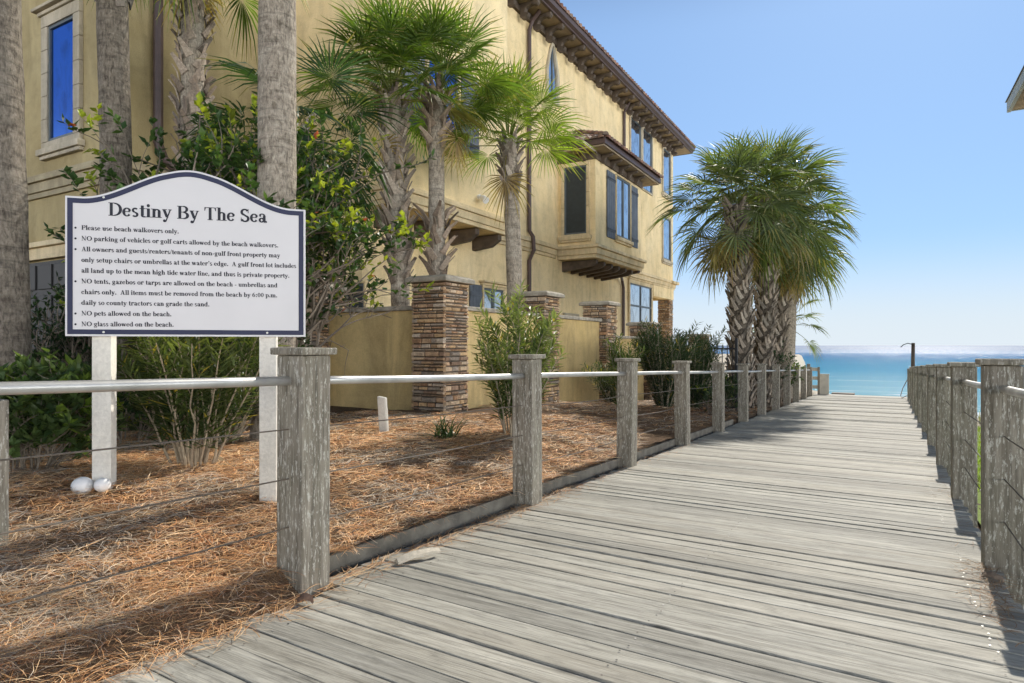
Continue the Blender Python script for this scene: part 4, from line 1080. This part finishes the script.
# ------------------------------------------------------------------ palms
def fan_leaf(mb, base, az, el, pet, r, nseg, cols, droop=.35, spread=112, hang=1.0):
    """costapalmate fan: arched petiole, then pleated segments radiating from its tip"""
    h = V3((cos(az), sin(az), 0)); up = V3((0, 0, 1))
    pts = []; p = V3(base); e = el
    for i in range(6):
        pts.append(p.copy()); d = h * cos(e) + up * sin(e); p = p + d * (pet / 5); e -= droop * .22
    pc = mixc(cols[0], (0.30, 0.30, 0.10), .45)
    mb.tube(pts, [.019, .015, .012, .010, .009, .007], 3, pc, 0, False)
    H = pts[-1]; T = (h * cos(e) + up * sin(e)).normalized(); S = T.cross(up)
    if S.length < .05: S = V3((-sin(az), cos(az), 0))
    S.normalize(); N = S.cross(T).normalized()
    if N.dot(up) < 0: N = -N
    roll = U(-.5, .5); S, N = S * cos(roll) + N * sin(roll), N * cos(roll) - S * sin(roll)
    fold = U(.25, .6)
    for k in range(nseg):
        f = (k + .5) / nseg * 2 - 1
        a = radians(spread) * f + U(-.02, .02)
        L = r * (.72 + .28 * cos(a * .8)) * U(.93, 1.05)
        dirp = (T * cos(a) + S * sin(a))
        wv = (S * cos(a) - T * sin(a))
        hw = radians(spread) / nseg
        tilt = .55 if k % 2 else -.55
        wn = (wv * cos(tilt) + N * sin(tilt))
        dr = U(.06, .26) * (1 + droop) * hang
        P = []
        org = H + T * (.10 * r * (1 - abs(f)))
        for (q, wk) in ((.04, .6), (.36, 1.0), (.68, .60), (1.0, .07)):
            c = org + dirp * (L * q) + N * (fold * abs(sin(a)) * L * q * .55 - .10 * q * q * L * (1 + cos(a))) - up * (dr * L * q ** 3)
            ww = hw * L * min(q, .42) * wk * 1.0 if q < .99 else .0015
            P += [c - wn * ww, c + wn * ww]
        c0, c1 = cols; kk = U(.75, 1.2); c = mixc(c0, c1, R.random() * .8); c = tuple(e_ * kk for e_ in c)
        tipc = mixc(c, (.34, .25, .10), .5 if R.random() < .4 else .0)
        mb.add(P[:6], [(0, 1, 3, 2), (2, 3, 5, 4)], c)
        mb.add(P[4:], [(0, 1, 3, 2)], tipc)
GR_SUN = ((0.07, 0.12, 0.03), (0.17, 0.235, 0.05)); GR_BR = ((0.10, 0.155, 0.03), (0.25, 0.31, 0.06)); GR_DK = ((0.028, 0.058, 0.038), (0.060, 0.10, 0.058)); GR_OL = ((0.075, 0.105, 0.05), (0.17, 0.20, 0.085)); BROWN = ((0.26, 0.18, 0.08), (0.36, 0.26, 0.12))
def trunk_path(base, top, bend=0.0, baz=0.0, n=26):
    b0 = V3(base); b1 = V3(top); out = []
    for i in range(n):
        f = i / (n - 1); p = b0.lerp(b1, f); k = bend * sin(pi * f)
        out.append(p + V3((cos(baz), sin(baz), 0)) * k)
    return out
def palm(label, base, top, r0, r1, mat='bark', boots=(0, 0), boot_len=.34, crown=34, r=.78, pet=.95, cols=GR_SUN, els=(84, -48), bend=.05, baz=0.0, dead=0, group=None, boot_out=.42, head=None, nseg=36, boot_col=(0.30, 0.26, 0.215), seed=1, name="palm_tree", flare=1.25, droop=.35, bgap=None, bw=1.0, bstep=.034):
    R.seed(seed)
    root = empty(name, base, label, "palm tree", group)
    pts = trunk_path(base, top, bend, baz, 40); n = len(pts); H = (V3(top) - V3(base)).length
    rad = [lerp(r0, r1, i / (n - 1)) * (1 + (flare - 1) * (1 - sstep(0, .10, i / (n - 1)))) for i in range(n)]
    ph = U(0, 50)
    m_ = MB(); m_.tube(pts, rad, 22, (1, 1, 1), 0, True, lambda i, j, th, p: 1 + .055 * mnoise.noise(V3((cos(th) * 1.6 + ph, sin(th) * 1.6, p.z * 3.0))) + .03 * mnoise.noise(V3((cos(th) * 5, sin(th) * 5 + ph, p.z * 9.0))))
    tr = m_.build("trunk", M[mat], root, smooth=True)
    if boots[1] > boots[0]:
        m_ = MB(); z = boots[0] * H; k = 0
        while z < boots[1] * H:
            if bgap and bgap[0] < z / H < bgap[1]: z = bgap[1] * H; continue
            f = z / H; i = min(n - 2, int(f * (n - 1))); p = pts[i].lerp(pts[i + 1], f * (n - 1) - i); rr = rad[i] * .97
            th = k * radians(137.5) + U(-.12, .12); o = V3((cos(th), sin(th), 0)); sd_ = V3((-sin(th), cos(th), 0)); up = V3((0, 0, 1))
            lean = (.50 if k % 2 else -.50) + U(-.12, .12); out = boot_out * U(.7, 1.3); L = boot_len * U(.75, 1.15)
            kk = U(.55, 1.45); c = tuple(e_ * kk for e_ in mixc(boot_col, (.24, .15, .09), U(0, .35)))
            d1 = (up + sd_ * lean + o * out * .5).normalized(); d2 = (up * .9 + sd_ * lean * .8 + o * out * 1.5).normalized()
            a = p + o * (rr * 1.03 + .004); b_ = a + d1 * L * .55; e_ = b_ + d2 * L * .45
            wv = d1.cross(o).normalized(); tn = o * .017
            vs = []
            for (q, wd) in ((a, .062 * bw), (b_, .040 * bw), (e_, .024 * bw)):
                vs += [q - wv * wd, q + wv * wd, q + wv * wd * .8 + tn, q - wv * wd * .8 + tn]
            m_.add(vs, [(0, 4, 5, 1), (1, 5, 6, 2), (2, 6, 7, 3), (3, 7, 4, 0), (4, 8, 9, 5), (5, 9, 10, 6), (6, 10, 11, 7), (7, 11, 8, 4), (8, 11, 10, 9)], c)
            z += bstep * (boot_len / .34); k += 1
        m_.build("leaf_bases", M['boot'], tr)
    if crown:
        m_ = MB(); T0 = V3(top); hd = head if head is not None else .28
        for k in range(crown):
            f = (k + .5) / crown; az = k * radians(137.5) + U(-.25, .25)
            el = radians(lerp(els[0], els[1], f ** .85) + U(-7, 7))
            b0 = T0 + V3((cos(az) * .07, sin(az) * .07, hd * (1 - f) - hd * .4))
            c = cols
            if f > .93 and k % 2: c = (mixc(cols[0], BROWN[0], .6), mixc(cols[1], BROWN[1], .6))
            fan_leaf(m_, b0, az, el, pet * U(.8, 1.12) * (.75 + .25 * f), r * U(.88, 1.08), nseg, c, droop * U(.7, 1.4) * (.6 + .7 * f))
        for k in range(dead):
            az = U(0, 2 * pi); b0 = T0 + V3((cos(az) * .1, sin(az) * .1, -.2)); fan_leaf(m_, b0, az, radians(U(-72, -50)), pet * .75, r * .8, 24, BROWN, .6)
        m_.build("crown", M['frond'], root)
    return root
GZ = lambda x, y: ground_z(x, y) - .12
def P3(x, y, z): return (x, y, z)
# bare trunks in the foreground
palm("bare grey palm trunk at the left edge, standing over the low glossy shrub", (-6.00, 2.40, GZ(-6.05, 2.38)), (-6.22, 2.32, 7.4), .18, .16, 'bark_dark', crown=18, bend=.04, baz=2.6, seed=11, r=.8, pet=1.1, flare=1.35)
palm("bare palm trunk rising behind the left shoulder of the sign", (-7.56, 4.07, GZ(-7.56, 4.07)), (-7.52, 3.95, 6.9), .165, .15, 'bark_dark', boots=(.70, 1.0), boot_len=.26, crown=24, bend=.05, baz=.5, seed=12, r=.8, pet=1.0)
palm("thick pale palm trunk directly behind the right shoulder of the sign", (-4.84, 4.02, GZ(-4.84, 4.02)), (-5.03, 4.22, 7.2), .178, .165, 'bark', crown=26, bend=.03, baz=2.2, seed=13, r=.8, pet=1.1)
# booted palm against the left wall
palm("shaggy topped palm against the shaded wall, left of the thick pale trunk", (-8.15, 5.45, GZ(-8.2, 5.4)), (-8.42, 5.60, 7.0), .15, .15, 'bark', boots=(.50, .98), boot_len=.30, crown=22, bend=-.03, baz=.6, cols=GR_SUN, dead=2, seed=14, els=(80, -18), r=.75, pet=1.0, boot_col=(.34, .28, .22))
# low dark fan palm behind the pale trunk
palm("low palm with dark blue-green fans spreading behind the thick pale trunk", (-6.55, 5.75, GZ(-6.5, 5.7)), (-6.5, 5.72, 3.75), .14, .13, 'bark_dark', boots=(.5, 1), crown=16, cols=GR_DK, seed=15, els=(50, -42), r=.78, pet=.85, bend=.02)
# three palms inside the garden wall
palm("tall palm with criss-cross trunk, left of the pair in front of the shuttered window", (-7.15, 8.62, -.2), (-7.33, 8.55, 5.40), .165, .15, 'bark', bw=1.1, boots=(.40, 1.0), bstep=.026, boot_col=(.33, .28, .22), crown=30, r=.86, pet=.98, dead=1, seed=21, bend=.04, baz=1.2, els=(88, -10), droop=.12, boot_len=.40, group=None)
palm("palm with a ragged half-stripped trunk, right of the pair by the shuttered window", (-6.55, 8.95, -.2), (-6.62, 8.9, 5.40), .155, .13, 'bark', boot_col=(.31, .25, .19), bstep=.028, boots=(.42, 1.0), bgap=(.62, .82), crown=26, r=.78, pet=.9, dead=1, seed=22, bend=-.05, baz=.4, els=(87, -8), droop=.12, boot_len=.42, boot_out=.75)
palm("slim palm with bright crown between the bay and the shuttered window", (-6.28, 11.0, -.2), (-6.42, 11.0, 5.10), .165, .145, 'bark', boots=(.80, 1.0), crown=26, r=.84, pet=.82, dead=1, cols=GR_BR, seed=23, bend=.07, baz=-.4, els=(88, -4), droop=.10, boot_len=.30)
# clump of palms at the sea end
palm("nearest palm of the sea-end clump, thick criss-cross trunk and full dark crown", (-2.92, 15.9, -.7), (-3.02, 15.8, 4.35), .235, .215, 'bark_gap', bw=.85, bstep=.019, boots=(.05, 1.0), crown=44, r=.92, pet=1.05, cols=GR_OL, nseg=30, dead=4, seed=31, droop=.18, els=(87, -50), boot_len=.30, boot_out=.30, boot_col=(.28, .245, .195), group=None)
palm("second palm of the sea-end clump, trunk just right of the nearest", (-2.74, 17.4, -.75), (-2.55, 17.5, 4.75), .215, .20, 'bark_gap', bw=.85, bstep=.019, boots=(.05, 1.0), crown=50, r=1.0, pet=1.15, cols=GR_OL, nseg=30, dead=6, seed=32, droop=.18, els=(87, -50), boot_len=.30, boot_out=.30, boot_col=(.28, .245, .195))
palm("third palm of the sea-end clump, lower crown with tan lower fans over the walkway", (-2.80, 19.6, -.8), (-2.45, 19.7, 4.35), .22, .205, 'bark_gap', bw=.85, bstep=.019, boots=(.05, 1.0), crown=54, r=.98, pet=1.12, cols=GR_OL, nseg=30, dead=12, seed=33, droop=.2, els=(85, -54), boot_len=.30, boot_out=.30, boot_col=(.28, .245, .195))
palm("farthest palm of the sea-end clump, smooth slim trunk next to the open sea", (-2.78, 22.6, -.9), (-2.62, 22.7, 4.3), .24, .20, 'bark', boots=(.6, 1.0), crown=36, r=.95, pet=1.15, cols=GR_OL, nseg=30, dead=8, seed=34, droop=.2, els=(84, -48), boot_len=.30, boot_out=.30, boot_col=(.28, .245, .195))
palm("small young fan palm peeping out at the seaward foot of the clump", (-3.05, 24.9, -1.0), (-2.95, 24.8, 1.75), .12, .12, 'bark_dark', crown=9, r=.7, pet=.9, cols=GR_OL, nseg=30, seed=35, els=(60, -30))

# ------------------------------------------------------------------ shrubs
def blade(mb, p, d, up, L, W, col, fold=.3, curl=.15, belly=.45):
    d = d.normalized(); s_ = d.cross(up)
    if s_.length < .05: s_ = d.cross(V3((1, .3, 0)))
    s_.normalize(); n = s_.cross(d)
    m1 = p + d * (L * belly) - n * (W * fold) ; tip = p + d * L - n * (L * curl)
    l1 = p + d * (L * belly) - s_ * (W / 2) + n * (W * fold * .3) - n * (L * curl * .2); r1 = p + d * (L * belly) + s_ * (W / 2) + n * (W * fold * .3) - n * (L * curl * .2)
    mb.add([p, l1, m1 - n * (L * curl * .2), r1, tip], [(0, 2, 1), (0, 3, 2), (1, 2, 4), (2, 3, 4)], col)
def rdir(): return V3((R.gauss(0, 1), R.gauss(0, 1), R.gauss(0, 1))).normalized()
def shade(c, lo=.7, hi=1.25): k = U(lo, hi); return tuple(e_ * k for e_ in c)
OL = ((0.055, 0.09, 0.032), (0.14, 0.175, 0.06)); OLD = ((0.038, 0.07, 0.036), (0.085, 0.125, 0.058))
def oleander(label, x, y, h, spread, stems, seed, cols=OL, bare=.35, L=.125, W=.02, twig=(.36, .30, .21), zoff=0, base_r=.10, name="oleander_bush", cat="shrub", group=None, step=.040, side=1.0, srad=.011):
    R.seed(seed); z0 = ground_z(x, y) - .04 + zoff
    root = empty(name, (x, y, z0), label, cat, group)
    ms, ml = MB(), MB()
    def leaves(pts, f0, tone):
        tot = sum((pts[i + 1] - pts[i]).length for i in range(len(pts) - 1)); s_ = f0 * tot
        while s_ < tot:
            q = s_; i = 0
            while i < len(pts) - 2 and q > (pts[i + 1] - pts[i]).length: q -= (pts[i + 1] - pts[i]).length; i += 1
            dd = (pts[i + 1] - pts[i]).normalized(); p = pts[i] + dd * q
            a0 = U(0, 6.28)
            for k in range(3):
                a = a0 + k * 2.094; side_ = dd.cross(V3((0, .01, 1)));  side_ = side_.normalized() if side_.length > .02 else V3((1, 0, 0)); o2 = dd.cross(side_).normalized()
                dv = (dd * U(.55, 1.1) + (side_ * cos(a) + o2 * sin(a)) * U(.75, 1.0)).normalized()
                f = s_ / tot
                c = shade(mixc(cols[0], cols[1], min(1, max(0, f * f * 1.15 + U(-.3, .25)))))
                if R.random() < .025: c = (.42, .34, .06)
                blade(ml, p, dv, V3((0, 0, 1)), L * U(.7, 1.15), W * U(.8, 1.2), c, .25, U(.0, .22))
            s_ += step * U(.8, 1.3)
    for k in range(stems):
        a = U(0, 6.28); rr = sqrt(R.random()); lean = spread * rr
        p = V3((x + cos(a) * base_r * rr, y + sin(a) * base_r * rr, z0)); hh = h * U(.72, 1.03) * (1 - .22 * rr)
        top = V3((x + cos(a) * lean, y + sin(a) * lean, z0 + hh)); pts = []
        for i in range(8):
            f = i / 7; q = p.lerp(top, f); q += V3((cos(a), sin(a), 0)) * (lean * .22 * (f * f - f)) ; q += V3((U(-.015, .015), U(-.015, .015), 0)) * (1 if i else 0); pts.append(q)
        ms.tube(pts, [srad * (1 - .75 * i / 7) for i in range(8)], 5, shade(twig, .8, 1.2)); leaves(pts, bare, 0)
        for b_ in range(int(R.choice((1, 2, 2, 3)) * side)):
            i = R.choice((2, 3, 4, 5)); p0 = pts[i]; aa = a + U(-1.6, 1.6); Lb = h * U(.22, .42)
            e_ = p0 + V3((cos(aa) * .5, sin(aa) * .5, 1)).normalized() * Lb; pb = [p0.lerp(e_, q / 4) + V3((cos(aa), sin(aa), 0)) * (-.06 * sin(pi * q / 4)) for q in range(5)]
            ms.tube(pb, [srad * .45, srad * .4, srad * .35, srad * .3, srad * .2], 4, shade(twig, .8, 1.2)); leaves(pb, .25, 0)
    ms.build("stems", M['twig'], root); ml.build("foliage", M['leaf'], root)
    return root
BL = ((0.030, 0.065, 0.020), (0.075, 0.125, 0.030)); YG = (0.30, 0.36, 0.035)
def broadleaf(label, x, y, h, spread, stems, seed, cols=BL, L=.075, W=.05, twig=(.20, .165, .125), young=.18, gen=3, zoff=0, lean=(0, 0), density=1.0, name="broadleaf_shrub", cat="shrub", yc=YG, low=.3, group=None, red=0.0, inner=.5, zmin=-9):
    R.seed(seed); z0 = ground_z(x, y) - .04 + zoff
    root = empty(name, (x, y, z0), label, cat, group); ms, ml = MB(), MB()
    def grow(p, d, Ln, r, lev):
        pts = [p]; q = p.copy(); dd = d.copy()
        n = 5
        for i in range(n):
            dd = (dd + rdir() * .22 + V3((0, 0, .06))).normalized(); q = q + dd * (Ln / n); pts.append(q.copy())
        ms.tube(pts, [r * (1 - .6 * i / n) for i in range(n + 1)], 5 if lev == 0 else 4, shade(twig, .75, 1.25))
        if lev < gen - 1:
            for k in range(R.choice((2, 3, 3, 4))):
                i = R.choice((2, 3, 4, 5) if zmin < 0 else (3, 4, 5)); nd_ = (dd * .8 + rdir() * .75 + V3((0, 0, .12))).normalized(); grow(pts[i], nd_, Ln * U(.5, .75), r * .55, lev + 1)
        if lev >= 1:
            nl = int((9 if lev == gen - 1 else 4) * density)
            ytip = R.random() < young
            for k in range(nl):
                f = lerp(inner if lev == gen - 1 else .5, 1.0, (k + .5) / nl); i = min(n - 1, int(f * n)); pp = pts[i].lerp(pts[i + 1], f * n - i)
                if pp.z < zmin + U(-.15, .35): continue
                dv = (dd * .6 + rdir() + V3((0, 0, .25))).normalized()
                c = shade(mixc(cols[0], cols[1], R.random()))
                if ytip and f > .6: c = shade(mixc(c, yc, U(.5, 1)), .8, 1.2)
                if R.random() < red: c = shade((.42, .10, .05))
                blade(ml, pp, dv, V3((U(-.4, .4), U(-.4, .4), 1)), L * U(.65, 1.2), W * U(.7, 1.2), c, .16, U(.0, .2), .5)
    for k in range(stems):
        a = U(0, 6.28); rr = sqrt(R.random())
        d = V3((cos(a) * spread * rr / h + lean[0], sin(a) * spread * rr / h + lean[1], 1)).normalized()
        grow(V3((x + cos(a) * .14 * rr, y + sin(a) * .14 * rr, z0)), d, h * U(.45, .62), .018 * h / 1.6, 0)
    ms.build("branches", M['twig'], root); ml.build("foliage", M['leaf'], root)
    return root
def strap(label, x, y, n, L, W, seed, cols, name="strap_leaf_plant", spread=.8, group=None):
    R.seed(seed); z0 = ground_z(x, y) - .03; ml = MB()
    for k in range(n):
        a = U(0, 6.28); el = U(.35, 1.4); p = V3((x + U(-.10, .10), y + U(-.10, .10), z0)); LL = L * U(.6, 1.1); vs = []; dd = el; s_ = V3((-sin(a), cos(a), 0))
        for i in range(6):
            w_ = W * (1, 1, .9, .75, .5, .05)[i] / 2; vs += [p - s_ * w_, p + s_ * w_]; p = p + V3((cos(a) * cos(dd), sin(a) * cos(dd), sin(dd))) * (LL / 5); dd -= U(.1, .42)
        c = shade(mixc(cols[0], cols[1], R.random())); ml.add(vs, [(2 * i, 2 * i + 1, 2 * i + 3, 2 * i + 2) for i in range(5)], c)
    return tag(ml.build(name, M['leaf'], None, (x, y, z0)), label, "plant", group)

# behind and around the sign
oleander("tall oleander with a fan of bare tan stems behind the two sign posts", -4.02, 2.68, 1.30, .58, 26, 41, bare=.24, L=.155, W=.022, base_r=.12, srad=.011, step=.034, side=1.6, twig=(.36, .29, .20))
broadleaf("low glossy green shrub before the leftmost trunk, left of the sign post", -4.48, 1.86, .70, .50, 30, 42, L=.085, W=.048, gen=3, young=.10, cols=((0.045, 0.085, 0.03), (0.11, 0.16, 0.05)), density=1.35, yc=(.20, .30, .04), low=.1)
broadleaf("second low glossy shrub farther back between the leftmost trunk and the sign post", -5.45, 3.0, .70, .6, 22, 43, L=.062, W=.034, gen=3, young=.06, cols=((0.022, 0.055, 0.018), (0.05, 0.10, 0.03)), density=1.2)
strap("dark strap-leaved clump in the shade behind the left sign post", -6.6, 3.9, 110, 1.1, .03, 44, ((.02, .04, .02), (.045, .08, .03)))
strap("dark strap-leaved clump below the garage door, left of the sign", -8.3, 4.3, 130, 1.3, .035, 45, ((.02, .04, .02), (.04, .075, .03)))
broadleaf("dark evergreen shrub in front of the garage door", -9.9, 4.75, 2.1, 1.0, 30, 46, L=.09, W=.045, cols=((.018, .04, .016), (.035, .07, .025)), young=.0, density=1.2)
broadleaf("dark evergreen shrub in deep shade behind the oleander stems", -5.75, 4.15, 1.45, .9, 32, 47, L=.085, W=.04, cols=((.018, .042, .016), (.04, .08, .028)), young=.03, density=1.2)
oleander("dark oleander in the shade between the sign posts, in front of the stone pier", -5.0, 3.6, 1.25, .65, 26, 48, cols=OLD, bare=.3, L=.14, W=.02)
broadleaf("big leafy shrub with yellow-green tips and bare twigs beside the thick pale trunk", -5.80, 4.92, 3.0, .50, 22, 50, zmin=1.55, L=.10, W=.072, young=.30, gen=4, cols=((.030, .07, .022), (.075, .13, .035)), lean=(.0, .02), density=1.15, red=.006, yc=(.36, .42, .04))
broadleaf("rounded dark green shrub behind the sign top, left of the thick pale trunk", -6.42, 4.70, 3.2, .66, 28, 51, L=.095, W=.065, young=.10, gen=3, cols=((.022, .055, .018), (.055, .10, .03)), density=1.8, yc=(.30, .36, .05))
# along the wall
oleander("sunlit oleander with upright pale shoots in front of the garden wall", -3.38, 5.85, 1.55, .58, 24, 61, cols=((0.075, 0.125, 0.045), (0.22, 0.27, 0.09)), bare=.22, L=.135, W=.024, base_r=.10, step=.036)
strap("low dark grassy clump at the foot of the sunlit oleander", -3.75, 5.2, 120, .42, .014, 62, ((.04, .07, .025), (.09, .14, .05)))
oleander("slim oleander shoot rising behind the third railing post", -3.5, 9.5, 1.40, .28, 9, 63, cols=((0.06, 0.11, 0.03), (0.16, 0.22, 0.06)), bare=.2, L=.13, W=.022)
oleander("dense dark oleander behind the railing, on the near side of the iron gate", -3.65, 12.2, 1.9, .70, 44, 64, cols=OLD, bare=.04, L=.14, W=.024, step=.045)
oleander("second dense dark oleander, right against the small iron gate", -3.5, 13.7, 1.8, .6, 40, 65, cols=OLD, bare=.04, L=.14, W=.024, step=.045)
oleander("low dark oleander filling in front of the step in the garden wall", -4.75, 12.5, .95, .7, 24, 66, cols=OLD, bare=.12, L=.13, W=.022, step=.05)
broadleaf("dark conical shrub at the foot of the third palm of the clump", -2.95, 19.0, 1.6, .35, 18, 67, L=.08, W=.04, cols=((.016, .045, .018), (.03, .075, .028)), young=.02, density=1.5)
broadleaf("leafy green shrub behind the last railing posts by the sea", -2.75, 21.3, 1.35, .5, 18, 68, L=.09, W=.05, cols=((.03, .07, .022), (.08, .14, .04)), young=.15, density=1.4)
broadleaf("low dark shrub hugging the ground between the two dense dark oleanders", -2.95, 13.0, .75, .6, 22, 71, L=.08, W=.03, cols=OLD, young=.05, density=1.3, low=.1)
broadleaf("low shrub under the nearest palm of the clump", -3.3, 14.7, .9, .6, 20, 69, L=.08, W=.04, cols=OLD, young=.1, density=1.3)
# ------------------------------------------------------------------ lawn and dune on the right
m_ = MB(); m_.grid(lambda x, y: (x, y, ground_z(x, y) + .01), axis([(0.7, 14, .5)]), axis([(2, 27, .5)]))
def mat_lawn():
    t = NT('lawn_turf'); f = t.noise(t.coord(), 30, 5, .7); f2 = t.noise(t.coord(), 1.2, 4)
    cc = t.mix(t.ramp(f, [(.3, 0), (.7, 1)]), (0.07, 0.13, 0.012), (0.20, 0.29, 0.03)); cc = t.mix(t.ramp(f2, [(.4, 0), (.8, .4)]), cc, (.25, .27, .06))
    t.principled(cc, .8, t.bump(f, 1.0, .02), .2); return t.m
M['lawn'] = mat_lawn(); tag(m_.build("lawn", M['lawn'], smooth=True), kind='structure')
R.seed(70); ml = MB()
for k in range(9000):
    y = 5 + 22 * R.random(); x = .9 + R.random() * (1.2 + (y - 5) * .12); z = ground_z(x, y); a = U(0, 6.28); h = U(.04, .10)
    c = shade(mixc((.13, .22, .02), (.30, .38, .05), R.random())); s_ = .006 + .0004 * y
    ml.add([(x - s_ * cos(a), y - s_ * sin(a), z), (x + s_ * cos(a), y + s_ * sin(a), z), (x + U(-.03, .03), y + U(-.03, .03), z + h)], [(0, 1, 2)], c)
tag(ml.build("grass", M['leaf']), kind='stuff')
for k in range(9):
    x, y = 1.6 + (k % 3) * 1.5 + U(-.3, .3), 27.6 + (k // 3) * 1.3 + U(-.3, .3)
    strap("pale sea grass tuft on the low dune beyond the lawn", x, y, 60, .75, .02, 80 + k, ((.14, .17, .05), (.30, .30, .12)), "dune_grass", group="sea grass tufts on the dune")
